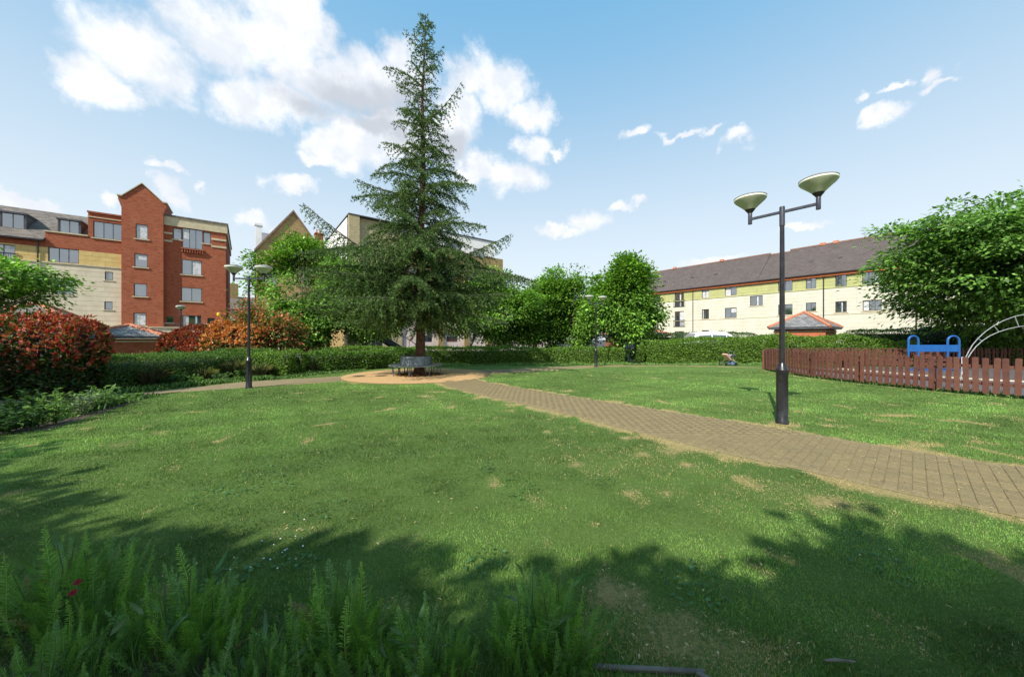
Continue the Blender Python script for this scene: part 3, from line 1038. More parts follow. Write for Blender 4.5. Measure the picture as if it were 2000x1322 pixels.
def build_left_block():
    f = FL
    t = thing('apartment_block', 'long cream and red brick apartment block with a gabled stair tower', 'building', f.o, f.ang)
    rc = f.rect
    TY = -0.45
    # stair tower
    tw = [rc(265, 289, 438.5, 467, TY), rc(262.5, 288.5, 496, 522, TY), rc(261.5, 287, 554, 579, TY), rc(260.5, 285.5, 611, 636, TY)]
    x0, x1 = f.s(237, TY), f.s(319, TY)
    base = f.z(277, 640, TY)
    sh = f.z(277, 396, TY)
    apex = f.z(277, 359, TY)
    wall(t, 'tower', M['brick_red'], x0, x1, base, sh, tw, TY, 0.16, 3.0)
    xm = 0.5 * (x0 + x1) - 0.05
    g = MB()
    g.prism([(x0, TY, sh + 0.002), (x1, TY, sh + 0.002), (x1, TY, sh + 0.25), (xm, TY, apex - 0.1), (x0, TY, sh + 0.25)], (0, 3.4, 0))
    g.build('gable', M['brick_red'], t)
    cop = MB()
    for (xa, za, xb, zb) in ((x0 + 0.02, sh + 0.32, xm, apex), (xm, apex, x1 - 0.02, sh + 0.32)):
        cop.prism([(xa, TY - 0.1, za), (xb, TY - 0.1, zb), (xb, TY - 0.1, zb + 0.1), (xa, TY - 0.1, za + 0.1)], (0, 3.6, 0))
    cop.prism([(x0 - 0.28, TY - 0.1, sh + 0.3), (x0 + 0.05, TY - 0.1, sh + 0.3), (x0 + 0.05, TY - 0.1, sh + 0.42), (x0 - 0.28, TY - 0.1, sh + 0.42)], (0, 3.6, 0))
    cop.prism([(x1 - 0.05, TY - 0.1, sh + 0.3), (x1 + 0.28, TY - 0.1, sh + 0.3), (x1 + 0.28, TY - 0.1, sh + 0.42), (x1 - 0.05, TY - 0.1, sh + 0.42)], (0, 3.6, 0))
    cop.build('coping', M['stone'], t)
    kn = MB()
    for sx, xx in ((-1, x0), (1, x1)):
        kn.prism([(xx, TY - 0.003, sh - 0.75), (xx + sx * 0.22, TY - 0.003, sh + 0.05), (xx + sx * 0.22, TY - 0.003, sh + 0.29), (xx, TY - 0.003, sh + 0.29)], (0, 3.2, 0))
    kn.build('kneeler', M['brick_red'], t)
    for i, h in enumerate(tw):
        window(t, h, TY, 1, curtain=(0,) if i in (0, 3) else ())
    # left wing
    lw = [rc(182, 240, 435, 467), rc(94, 154, 485, 513), rc(101, 145, 546, 576), rc(205, 221, 531, 547.5), rc(204, 220, 589, 605), rc(-40, 30, 476, 505)]
    xl, xr = f.s(-160), x0
    z_base = base
    z_ledge = f.z(235, 524)
    z_yel = f.z(235, 497)
    z_par = f.z(172, 462)
    z_top = f.z(237, 424)
    xa = f.s(88)
    xb = f.s(172)
    z_eave = f.z(60, 466)
    low = [h for h in lw]
    wall(t, 'wall', M['joint'], xl, xr, 0.0, z_yel, low, 0.0, 0.16, 9.0)
    wall(t, 'wall', M['brick_red'], xa, xr, z_yel + 0.002, z_par, [lw[0], lw[1]], 0.0, 0.16, 9.0)
    wall(t, 'wall', M['brick_red'], xb, xr, z_par + 0.002, z_top, [lw[0]], 0.0, 0.16, 9.0)
    wall(t, 'wall', M['brick_red'], xl, xa - 0.01, z_yel + 0.002, z_eave - 0.05, [lw[5]], 0.05, 0.16, 9.0)
    courses(t, M['panel_beige'], xl, xr, z_base - 0.3, z_ledge - 0.08, lw, 0.46, 2.4, seed=1)
    courses(t, M['panel_yellow'], xl, xr, z_ledge + 0.06, z_yel, lw, 0.36, 0.8, seed=2)
    MB().box(xl, xr, -0.1, -0.004, z_ledge - 0.07, z_ledge + 0.05).build('ledge', M['stone'], t)
    MB().box(xa - 0.05, xb, -0.08, 0.3, z_par + 0.003, z_par + 0.12).build('coping', M['stone'], t)
    MB().box(xb - 0.05, xr, -0.1, 0.3, z_top, z_top + 0.14).build('coping', M['brick_red'], t)
    MB().box(xb - 0.03, xr, -0.06, -0.004, z_top - 0.42, z_top - 0.34).build('band', M['stone'], t)
    window(t, lw[0], 0, 3)
    window(t, lw[1], 0, 3, sill=False)
    window(t, lw[2], 0, 2)
    window(t, lw[3], 0, 1)
    window(t, lw[4], 0, 1)
    window(t, lw[5], 0, 3, sill=False, rail=True)
    # mottled roof of the left wing with two dormers
    zr = z_eave + 3.55
    rf = MB()
    rf.prism([(xl, -0.35, z_eave), (xl, 4.6, zr), (xl, 9.4, z_eave), (xl, 9.4, z_eave - 0.12), (xl, 4.6, zr - 0.14), (xl, -0.35, z_eave - 0.12)], (xa - 0.01 - xl, 0, 0))
    ye = 0.32
    zq = z_eave + 3.55 * (ye + 0.35) / 4.95
    rf.prism([(xa - 0.01, ye, zq), (xa - 0.01, 4.6, zr), (xa - 0.01, 9.4, z_eave), (xa - 0.01, 9.4, z_eave - 0.12), (xa - 0.01, 4.6, zr - 0.14), (xa - 0.01, ye, zq - 0.12)], (xb - xa, 0, 0))
    roof = rf.build('roof', M['slate'], t)
    MB().box(xl, xa, -0.42, -0.352, z_eave - 0.14, z_eave - 0.02).build('gutter', M['black'], t)
    for (p0, p1, q0, q1) in ((2, 48, 417, 446), (116, 155, 431, 459)):
        ys = 0.9
        h = f.rect(p0, p1, q0, q1, ys)
        dm = MB()
        dm.box(h[0] - 0.1, h[0], ys, ys + 2.4, h[2] - 0.2, h[3])
        dm.box(h[1], h[1] + 0.1, ys, ys + 2.4, h[2] - 0.2, h[3])
        dm.box(h[0] - 0.16, h[1] + 0.16, ys - 0.12, ys + 2.6, h[3] + 0.002, h[3] + 0.14)
        dm.box(h[0], h[1], ys + 0.16, ys + 2.3, h[2] - 0.2, h[3] - 0.01)
        dm.build('dormer', M['lead'], t)
        window(t, h, ys - 0.06, 2, frame='lead', sill=False)
    # right wing
    rx0, rx1 = x1, f.s(441)
    cw = rc(356, 396, 448, 486)
    rw = [cw, rc(338, 355, 446, 468), rc(397, 411.5, 454, 476), rc(355, 394, 508, 537), rc(354, 394, 562, 589), rc(324.5, 339, 618, 630),
          rc(356, 393, 616, 640), rc(405, 419, 621, 632)]
    z_rt = f.z(430, 440)
    wall(t, 'wall', M['brick_red'], rx0, rx1, base, z_rt, rw, 0.0, 0.16, 13.0)
    z_cb = f.z(430, 455)
    MB().box(rx0, rx1 + 0.12, -0.12, 13.1, z_cb, z_rt + 0.1).build('cornice', M['stone'], t)
    MB().box(rx0, rx1 + 0.2, -0.22, 13.2, z_rt + 0.103, z_rt + 0.24).build('roof_edge', M['slate'], t)
    for py in (469, 483):
        zz = f.z(430, py)
        for (a, b) in ((rx0, rw[1][0] - 0.05), (rw[2][1] + 0.05, rx1 + 0.05)):
            MB().box(a, b, -0.07, -0.004, zz - 0.1, zz + 0.1).build('band', M['stone'], t)
    ob = MB()
    for k in range(9):
        xx = cw[0] + (cw[1] - cw[0]) * k / 8
        ob.box(xx - 0.05, xx + 0.05, -0.18, -0.004, cw[2] - 0.45, cw[2] - 0.15)
    ob.box(cw[0] - 0.1, cw[1] + 0.1, -0.22, -0.004, cw[2] - 0.15, cw[2] - 0.03)
    ob.build('corbel', M['brick_red'], t)
    window(t, rw[0], -0.05, 3, sill=False, transom=False)
    window(t, rw[1], 0, 1, curtain=())
    window(t, rw[2], 0, 1)
    window(t, rw[3], 0, 2, curtain=(1,))
    window(t, rw[4], 0, 2)
    window(t, rw[5], 0, 1)
    window(t, rw[6], 0, 3, sill=False, curtain=(0,))
    window(t, rw[7], 0, 1)
    # drainpipe and plinth
    MB().tube([(f.s(75), -0.12, 0.3), (f.s(75), -0.12, z_eave - 0.1)], 0.05, 8).build('drainpipe', M['black'], t, smooth=True)
    MB().box(xl, x0 - 0.02, -0.3, -0.04, 0, z_base - 0.31).build('plinth', M['render_cream'], t)
    MB().box(x0 - 0.018, rx1 + 0.5, -1.0, -0.46, 0, base - 0.003).build('plinth', M['render_cream'], t)
    MB().box(x0 - 0.1, rx1 + 0.6, -1.1, -0.462, base, base + 0.1).build('coping', M['stone'], t)
    rl = MB()
    for k in range(3):
        rl.tube([(x1 + 0.1, -0.9, base + 0.2 + 0.16 * k), (rx1, -0.9, base + 0.2 + 0.16 * k)], 0.018, 5)
    for k in range(6):
        xx = x1 + 0.1 + (rx1 - x1 - 0.1) * k / 5
        rl.tube([(xx, -0.9, base + 0.1), (xx, -0.9, base + 0.54)], 0.022, 5)
    rl.build('railing', M['lead'], t)
    # alarm box
    ax, azz = f.s(427.6), f.z(427.6, 614)
    MB().lathe([(0.02, -0.2), (0.15, -0.16), (0.19, 0), (0.15, 0.16), (0.02, 0.2)], 14).build('alarm_box', M['yellow'], t, smooth=True).location = (ax, -0.12, azz)


build_left_block()

# ---- long terrace on the right
FR = Front(1686, 35.0, math.atan2(-0.789, 0.615))


def build_right_block():
    f = FR
    t = thing('terraced_block', 'long three storey pale block with brown tiled roof and lime upper band', 'building', f.o, f.ang)
    rc = f.rect
    up = [rc(1276, 1290, 574, 590), rc(1318, 1336, 569, 599.5), rc(1371, 1385, 564, 582), rc(1416, 1439, 558, 577.5), rc(1520, 1548, 547, 569), rc(1574, 1594, 542, 564),
          rc(1631.5, 1654, 536, 560), rc(1684, 1722, 529, 555.5), rc(1800, 1840, 510, 541), rc(1930, 1985, 487, 524)]
    mid = [rc(1465, 1490, 577.5, 597)]
    lo = [rc(1318, 1336, 608, 638), rc(1371, 1385, 604, 623), rc(1416, 1439, 601, 621), rc(1520, 1548, 594.5, 615), rc(1574, 1594, 591, 608), rc(1631.5, 1654, 588.5, 610),
          rc(1685, 1722, 586, 607), rc(1800, 1840, 577, 602), rc(1930, 1985, 565, 596)]
    gr = [rc(1318, 1336, 647, 676), rc(1371, 1385, 645, 664)]
    H = up + mid + lo + gr
    xl = -28.0
    xr = 30.0
    z_eave = f.z(1686, 526.5)
    z_fas = f.z(1686, 532.5)
    z_led = f.z(1686, 557)
    z_str = f.z(1686, 612)
    wall(t, 'wall', M['joint'], xl, xr, 0, z_eave, H, 0.0, 0.16, 9.6)
    courses(t, M['panel_lime'], xl, xr, z_led + 0.05, z_fas, H, 0.3, 2.9, seed=3, gap=0.012)
    courses(t, M['panel_pale'], xl, xr, z_str + 0.03, z_led - 0.05, H, 0.42, 5.8, seed=4, gap=0.01)
    courses(t, M['panel_pale'], xl, xr, 0.0, z_str - 0.03, H, 0.45, 5.8, seed=5, gap=0.01)
    MB().box(xl, xr, -0.09, -0.004, z_led - 0.045, z_led + 0.045).build('ledge', M['panel_lime'], t)
    MB().box(xl, xr, -0.07, -0.004, z_str - 0.028, z_str + 0.028).build('ledge', M['stone'], t)
    MB().box(xl, xr, -0.3, -0.004, z_fas + 0.004, z_eave - 0.004).build('fascia', M['orange_band'], t)
    gt = MB().box(xl, xr, -0.5, -0.36, z_eave - 0.06, z_eave + 0.02)
    gt.build('gutter', M['black'], t)
    secs = [(xl, f.s(1480), 0.0), (f.s(1480), f.s(1520), -0.16), (f.s(1520), f.s(1747), 0.06), (f.s(1747), xr, -0.12)]
    for (a, b, dz) in secs:
        rf = MB()
        zr = z_eave + 4.05 + dz
        rf.prism([(a, -0.42, z_eave + dz * 0.3), (a, 4.8, zr), (a, 10.0, z_eave), (a, 10.0, z_eave - 0.1), (a, 4.8, zr - 0.15), (a, -0.42, z_eave - 0.06 + dz * 0.3)], (b - a - 0.004, 0, 0))
        ro = rf.build('roof', M['tile_brown'], t)
        MB().box(a, b - 0.004, 4.68, 4.92, zr - 0.05, zr + 0.09).build('ridge', M['ridge_dull'], ro)
    # ridge vents and roof vents
    for (px, py) in ((1318, 524), (1410, 507), (1607, 479), (1633, 474)):
        x = f.s(px, 4.8)
        MB().box(x - 0.25, x + 0.25, 4.6, 5.0, z_eave + 4.0, z_eave + 4.35).build('vent', M['ridge'], t, bevel=0.04)
    for (px, py) in ((1299, 545), (1352, 537), (1398, 530), (1585, 506), (1641, 499), (1718, 489)):
        y = 1.9
        x = f.s(px, y)
        z = z_eave + 4.05 * (y + 0.42) / 5.22
        MB().box(x - 0.18, x + 0.18, y - 0.15, y + 0.15, z - 0.05, z + 0.12).build('vent', M['lead'], t)
    for px in (1354, 1609, 1790):
        x = f.s(px)
        MB().tube([(x, -0.12, 0.2), (x, -0.12, z_eave - 0.15), (x, -0.4, z_eave - 0.02)], 0.05, 6).build('drainpipe', M['black'], t)
    for i, h in enumerate(up):
        window(t, h, 0, 2 if i not in (7, 8, 9) else 3, sill=(i != 1), rail=(i == 1), curtain=(0, 1) if i == 2 else ((0,) if i == 3 else ()))
    for h in mid:
        window(t, h, 0, 2)
    for i, h in enumerate(lo):
        window(t, h, 0, 3 if i in (6, 7, 8) else 2, sill=(i != 0), rail=(i == 0), curtain=(0,) if i in (6,) else ((1,) if i == 0 else ()))
    for h in gr:
        window(t, h, 0, 2)


build_right_block()

# ---- gabled stock-brick house behind the trees
FG = Front(573, 40.0, math.atan2(0.607, 0.795))


def build_gable_house():
    f = FG
    t = thing('gabled_house', 'tall yellow brick house with steep gable behind the trees', 'building', f.o, f.ang)
    a, b = f.s(501), f.s(637)
    ze = f.z(501, 486)
    apex = f.z(573, 414)
    hole = f.rect(546, 556, 478, 492)
    hole2 = f.rect(520, 540, 522, 560)
    hole3 = f.rect(590, 604, 522, 560)
    wall(t, 'wall', M['brick_yellow'], a, b, 0, ze, [hole2, hole3], 0, 0.16, 11.0)
    xm = 0.0
    g = MB()
    holes = [hole]
    g.prism([(a, 0.0, ze + 0.002), (b, 0.0, ze + 0.002), (xm, 0.0, apex)], (0, 11.0, 0))
    g.build('gable', M['brick_yellow'], t)
    rf = MB()
    for (xx, s) in ((a, -1), (b, 1)):
        dx, dz = xm - xx, apex - ze
        ex, ez = xx - dx * 0.06, ze - dz * 0.06
        rf.prism([(ex, -0.15, ez), (xm, -0.15, apex + 0.02), (xm, -0.15, apex + 0.2), (ex, -0.15, ez + 0.2)], (0, 11.3, 0))
    rf.build('roof', M['lead'], t)
    vb = MB()
    for xx in (a, b):
        dx, dz = xm - xx, apex - ze
        vb.prism([(xx - dx * 0.06, -0.19, ze - dz * 0.06 - 0.08), (xm, -0.19, apex - 0.06), (xm, -0.19, apex + 0.14), (xx - dx * 0.06, -0.19, ze - dz * 0.06 + 0.14)], (0, 0.036, 0))
    vb.build('bargeboard', M['ridge_dull'], t)
    window(t, hole2, 0, 2)
    window(t, hole3, 0, 2)
    window(t, (hole[0], hole[1], hole[2], hole[3]), -0.16, 1, frame='white_frame')
    MB().box(hole[0] - 0.2, hole[1] + 0.2, -0.04, -0.004, hole[3] + 0.02, hole[3] + 0.32).build('lintel', M['brick_orange'], t)
    # white flue at the left corner, brick chimney at the right
    x = f.s(505, 0.4)
    MB().box(x - 0.28, x + 0.28, 0.3, 0.85, ze - 0.4, f.z(505, 441, 0.4)).box(x - 0.36, x + 0.36, 0.22, 0.93, f.z(505, 441, 0.4) + 0.002, f.z(505, 437, 0.4)).build('flue', M['white_wall'], t)
    # lower wing with a dark roof on the left
    rw = MB()
    x2 = f.s(512, 3.0)
    x3 = f.s(545, 3.0)
    rw.prism([(x2, 2.2, f.z(515, 476, 3)), (x2, 4.4, f.z(515, 449, 3)), (x2, 6.6, f.z(515, 476, 3))], (x3 - x2, 0, 0))
    rw.build('side_roof', M['tile_grey'], t)
    cx = f.s(623, 4)
    zc = f.z(623, 459, 4)
    ch = MB().box(cx - 0.45, cx + 0.45, 3.6, 4.4, ze - 1.5, zc).box(cx - 0.52, cx + 0.52, 3.53, 4.47, zc + 0.002, zc + 0.15)
    c = ch.build('chimney', M['brick_red'], t)
    pots = MB()
    for k in (-0.25, 0.1):
        pots.lathe([(0.1, 0), (0.08, 0.45), (0.1, 0.5)], 10, (cx + k, 4.0, zc + 0.15))
    pots.build('chimney_pot', M['ridge'], c)


build_gable_house()

# ---- modern cream building with white wing behind the conifer
FM = Front(680, 35.0, math.atan2(0.607, 0.795))


def build_cream_block():
    f = FM
    t = thing('modern_block', 'flat topped buff and white building half hidden by the conifer', 'building', f.o, f.ang)
    rc = f.rect
    x1 = f.s(966)
    zt = f.z(680, 421)
    xw = f.s(785)
    z_w = f.z(965, 503)
    z_g = f.z(880, 628)
    # buff end bay
    wall(t, 'wall', M['sand_wall'], 0.3, xw, 0, zt, [rc(720, 748, 640, 682)], 0.0, 0.16, 13.0)
    MB().box(0.0, 1.0, -0.35, -0.004, 0, zt + 0.05).build('pilaster', M['sand_wall'], t)
    MB().box(-0.05, xw, -0.4, 13.1, zt + 0.052, zt + 0.16).build('coping', M['lead'], t)
    window(t, rc(720, 748, 640, 682), 0, 2)
    # white upper storeys with long windows
    wu = [rc(800, 850, 462, 478), rc(868, 902, 473, 491), rc(925, 948, 486, 502)]
    zt2 = f.z(965, 473)
    wall(t, 'wall', M['white_wall'], xw + 0.01, x1, z_w, zt2, wu, 0.1, 0.16, 12.0)
    MB().box(xw + 0.01, x1 + 0.1, 0.0, 12.1, zt2 + 0.002, zt2 + 0.12).build('coping', M['lead'], t)
    for h in wu:
        window(t, h, 0.1, 2, sill=False)
    # brick middle storeys and pink ground floor with tall windows
    wm = [rc(800, 830, 585, 615), rc(862, 888, 585, 613), rc(915, 940, 585, 612), rc(800, 830, 525, 555), rc(862, 888, 528, 556), rc(915, 940, 530, 556)]
    wall(t, 'wall', M['brick_yellow'], xw + 0.012, x1 + 1.5, z_g + 0.002, z_w - 0.002, wm, 0.2, 0.16, 11.5)
    for h in wm:
        window(t, h, 0.2, 2)
    wg = [rc(826, 846, 641, 668), rc(874, 896, 645, 668), rc(922, 940, 648, 668), rc(975, 995, 648, 668), rc(1020, 1050, 650, 668)]
    wall(t, 'wall', M['pink_wall'], xw + 0.014, f.s(1085), 0, z_g, wg, 0.2, 0.16, 11.5)
    for h in wg:
        window(t, h, 0.2, 2, sill=False)
    for px in (862, 912, 958):
        x = f.s(px)
        MB().box(x - 0.35, x + 0.35, 0.02, 0.196, 0, z_g - 0.1).build('pier', M['brick_yellow'], t)
    # white flank facing left
    sw = []
    for (pa, pb, za, zb) in ((1.5, 2.6, 0.16, 0.26), (4.0, 5.2, 0.16, 0.26), (7.0, 8.4, 0.16, 0.26), (10.2, 11.6, 0.16, 0.26), (1.5, 2.6, 0.42, 0.52), (4.0, 5.2, 0.42, 0.52), (7.0, 8.4, 0.42, 0.52)):
        sw.append((-pb, -pa, zt * (1 - zb), zt * (1 - za)))
    fl = bpy.data.objects.new('flank', None)
    fl.rotation_euler = (0, 0, R(-90))
    link(fl, t)
    w = wall(fl, 'wall', M['white_wall'], -12.9, -0.4, zt * 0.42, zt - 0.05, sw[:4], 0.0, 0.16)
    w2 = wall(fl, 'wall', M['brick_yellow'], -12.9, -0.4, 0.0, zt * 0.42 - 0.002, [], 0.0, 0.16)
    for h in sw[:4]:
        window(fl, h, 0.0, 2, sill=False)
    for o in list(fl.children):
        o.parent = t
        o.rotation_euler = (0, 0, R(-90))
    bpy.data.objects.remove(fl)


build_cream_block()

# ---- external stair beside it
st = thing('outside_stair', 'grey sloping outside stair against the buff building, left of the conifer trunk', 'staircase', (-9.1, 27.6, 0), R(37))
ms = MB()
ms.prism([(-2.2, 0, 2.6), (1.6, 0, 0.2), (1.6, 0, 0.0), (1.2, 0, 0.0), (-2.2, 0, 2.15)], (0, 0.08, 0))
ms.prism([(-2.2, 1.2, 2.6), (1.6, 1.2, 0.2), (1.6, 1.2, 0.0), (1.2, 1.2, 0.0), (-2.2, 1.2, 2.15)], (0, 0.08, 0))
ms.build('stringer', M['lead'], st)
for k in range(10):
    xx = 1.4 - k * 0.36
    zz = 0.18 + k * 0.228
    MB().box(xx - 0.2, xx + 0.18, 0.085, 1.195, zz, zz + 0.05).build('tread', M['steel_dark'], st)
hr = MB().tube([(-2.2, 0.04, 3.5), (1.6, 0.04, 1.1)], 0.03, 6)
for k in range(8):
    xx = 1.5 - k * 0.5
    zz = 0.26 + k * 0.316
    hr.tube([(xx, 0.04, zz - 0.05), (xx, 0.04, zz + 0.9)], 0.018, 5)
hr.build('handrail', M['lead'], st)
MB().box(-3.6, -2.2, 0.0, 1.28, 0.0, 2.6).build('landing', M['render_cream'], st)

# ---- far slate-roofed house between the red block and the photinia
fh = thing('far_house', 'far grey house with hipped roof and chimney right of the red block', 'building', (-41.5, 52.5, 0), R(37))
MB().box(-3, 3.5, 0, 7, 0, 6.0).build('wall', M['white_wall'], fh)
mr = MB().prism([(-3.4, -0.4, 6.0), (-3.4, 7.4, 6.0), (-3.4, 3.5, 8.2)], (7.3, 0, 0)).build('roof', M['slate'], fh)
MB().box(-0.9, 0.1, 2.9, 4.0, 7.6, 10.2).build('chimney', M['brick_yellow'], mr)
window(fh, (0.5, 1.7, 3.2, 4.8), -0.14, 2, frame='white_frame', sill=False)


def hip_house(name, label, cat, loc, rz, W, D, eave, apex, wall_m, roof_m, ridge_len=0.4, over=0.3, door=False, fascia=True):
    t = thing(name, label, cat, loc, rz)
    MB().box(-W / 2, W / 2, 0, D, 0, eave - 0.18).build('wall', wall_m, t)
    x0, x1, y0, y1 = -W / 2 - over, W / 2 + over, -over, D + over
    ym = D / 2
    if D >= W:
        ra, rb = Vector((0, ym - ridge_len / 2, apex)), Vector((0, ym + ridge_len / 2, apex))
    else:
        ra, rb = Vector((-ridge_len / 2, ym, apex)), Vector((ridge_len / 2, ym, apex))
    c = [Vector((x0, y0, eave)), Vector((x1, y0, eave)), Vector((x1, y1, eave)), Vector((x0, y1, eave))]
    rf = MB()
    if D >= W:
        rf.quad(c[0], c[1], ra).quad(c[1], c[2], rb, ra).quad(c[2], c[3], rb).quad(c[3], c[0], ra, rb)
        hips = [(c[0], ra), (c[1], ra), (c[2], rb), (c[3], rb), (ra, rb)]
    else:
        rf.quad(c[0], c[1], rb, ra).quad(c[1], c[2], rb).quad(c[2], c[3], ra, rb).quad(c[3], c[0], ra)
        hips = [(c[0], ra), (c[1], rb), (c[2], rb), (c[3], ra), (ra, rb)]
    rf.quad(c[3], c[2], c[1], c[0])
    roof = rf.build('roof', roof_m, t)
    for (p, q) in hips:
        n = max(2, int((q - p).length / 0.4))
        mb = MB()
        for k in range(n):
            a = p.lerp(q, k / n)
            b = p.lerp(q, (k + 0.94) / n)
            mb.tube([a, b], [0.11, 0.13], 6)
        mb.build('ridge_tile', M['ridge'], roof)
    if fascia:
        MB().box(x0 + 0.02, x1 - 0.02, y0 + 0.02, y1 - 0.02, eave - 0.16, eave - 0.004).build('fascia', M['lead'], t)
        MB().box(-W / 2 - 0.04, W / 2 + 0.04, -0.04, D + 0.04, eave - 0.36, eave - 0.28).build('band', M['stone'], t)
    if door:
        MB().box(-W * 0.3, W * 0.3, -0.06, -0.004, 0, eave - 0.5).build('door', M['grey_door'], t)
    return t


hip_house('brick_pavilion', 'small orange brick pavilion with slate pyramid roof behind the tall right hedge', 'pavilion', (20.5, 24.9, 0), R(-52), 2.9, 3.4, 2.42, 3.55, M['brick_orange'], M['tile_grey'], 0.2)
hip_house('tiled_outbuilding', 'dark slate roofed outbuilding rising behind the red photinia hedge', 'outbuilding', (-26.6, 18.6, 0), R(37), 5.0, 5.5, 2.0, 3.7, M['brick_red'], M['slate'], 0.5)
hip_house('brick_outbuilding', 'low brick outbuilding with mottled hipped roof beside the red bushes', 'outbuilding', (-22.6, 20.2, 0), R(37), 3.0, 3.6, 1.75, 2.42, M['brick_red'], M['tile_grey'], 0.6)
hip_house('brick_garage', 'orange brick garage with grey door seen between the two right hedges', 'garage', (11.0, 30.2, 0), R(-8), 4.4, 5.0, 1.95, 2.9, M['brick_orange'], M['tile_grey'], 0.6, door=True)

# ------------------------------------------------------------------ vegetation
GREENS = [(0.125, 0.265, 0.026), (0.17, 0.33, 0.038), (0.085, 0.19, 0.021), (0.22, 0.38, 0.055), (0.065, 0.14, 0.017)]


def limb_path(a, b, sag, n=5, r=None):
    pts = []
    for i in range(n + 1):
        t = i / n
        p = a.lerp(b, t)
        p.z += sag * math.sin(PI * t)
        if r and 0 < i < n:
            p += Vector((r.gauss(0, 0.06), r.gauss(0, 0.06), r.gauss(0, 0.04)))
        pts.append(p)
    return pts


def broadleaf(name, label, loc, trunk_h, centre, radii, n_clump, per, seed, leaf=(0.16, 0.1), cols=GREENS, wts=(4, 4, 3, 2, 2), group=None, gap=0.0, flat=0.45,
              clump=0.3, trunk_r=0.14, taper=0.0, lobes=13, droop=0.3, cat='tree', keep=None):
    """tapered trunk with limbs and a crown of leaf clumps; centre and radii are relative to loc"""
    r = np.random.default_rng(seed)
    rp = random.Random(seed)
    t = thing(name, label, cat, (loc[0], loc[1], 0), 0, group)
    C0 = np.array(centre, dtype=float)
    Rd = np.array(radii, dtype=float)
    # lobes give the outline its bulges
    lc, lr = [C0], [Rd * 0.66]
    for k in range(lobes):
        ph = 2.39996 * k + r.uniform(-0.4, 0.4)
        cz = r.uniform(-0.75, 0.9)
        q = math.sqrt(1 - cz * cz)
        dirn = np.array([q * math.cos(ph), q * math.sin(ph), cz])
        sc = r.uniform(0.24, 0.46)
        lc.append(C0 + dirn * Rd * (1.0 - sc) * r.uniform(0.92, 1.25))
        lr.append(Rd * sc)
    lc, lr = np.array(lc), np.array(lr)
    vol = np.prod(lr, axis=1) ** 0.8
    which = r.choice(len(lc), n_clump, p=vol / vol.sum())
    u = norm(r.normal(size=(n_clump, 3)))
    rad = r.uniform(0.5, 1.0, n_clump) ** 0.5
    CC = lc[which] + u * rad[:, None] * lr[which]
    if taper:
        k = np.clip((CC[:, 2] - (C0[2] - Rd[2])) / (2 * Rd[2]), 0, 1)
        CC[:, :2] = C0[:2] + (CC[:, :2] - C0[:2]) * (1.12 - taper * k)[:, None]
    if gap:
        sn = SN(seed + 50, 10, 0.12, 0.5, 3)
        CC = CC[sn(CC) > -1.05 + gap * 1.5]
    if keep is not None:
        CC = CC[keep(CC)]
    out = norm((CC - C0) / Rd)
    n = len(CC)
    idx = np.repeat(np.arange(n), per)
    m = len(idx)
    csz = clump * r.uniform(0.7, 1.35, n)
    off = r.normal(size=(m, 3)) * csz[idx][:, None] * np.array([1, 1, flat])
    P = CC[idx] + off
    P[:, 2] -= droop * 0.35 * np.sum(off[:, :2] ** 2, axis=1) / np.maximum(csz[idx], 0.05)
    D = out[idx] * 0.7 + norm(off) * 0.7 + r.normal(size=(m, 3)) * 0.45
    D[:, 2] -= 0.25
    N = np.array([0, 0, 1.0]) + out[idx] * 0.5 + r.normal(size=(m, 3)) * 0.42
    cl_shade = r.uniform(0.7, 1.35, (n, 1))
    col = pick_cols(r, m, cols, wts) * cl_shade[idx]
    # leaves get paler towards the top of each clump
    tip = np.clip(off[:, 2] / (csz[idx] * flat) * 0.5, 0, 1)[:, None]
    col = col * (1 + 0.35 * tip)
    L = leaf[0] * r.uniform(0.7, 1.25, m)
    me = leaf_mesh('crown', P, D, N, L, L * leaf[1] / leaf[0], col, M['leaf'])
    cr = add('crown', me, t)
    tb = MB()
    top = Vector((C0[0] * 0.5, C0[1] * 0.5, C0[2] + Rd[2] * 0.25))
    tp = limb_path(Vector((0, 0, -0.05)), top, 0, 6, rp)
    tr = [trunk_r * (1.35 if i == 0 else 1.0) * (1 - 0.8 * i / 6) for i in range(7)]
    tb.tube(tp, tr, 9)
    pick = [CC[i] for i in r.choice(n, min(26, n), replace=False)]
    for c in pick:
        c = Vector(c)
        s = min(max((c.z - 0.9) / max(top.z, 0.1) * 0.8, trunk_h / max(top.z, .1)), 0.95)
        k = s * 6
        i = min(int(k), 5)
        a = tp[i].lerp(tp[i + 1], k - i)
        rr = trunk_r * 0.42 * (1 - s * 0.6)
        tb.tube(limb_path(a, c, -0.12 * (c - a).length * 0.5, 4, rp), [rr, rr * 0.75, rr * 0.55, rr * 0.35, rr * 0.15], 5)
    tb.build('trunk', M['bark'], t, smooth=True)
    return t


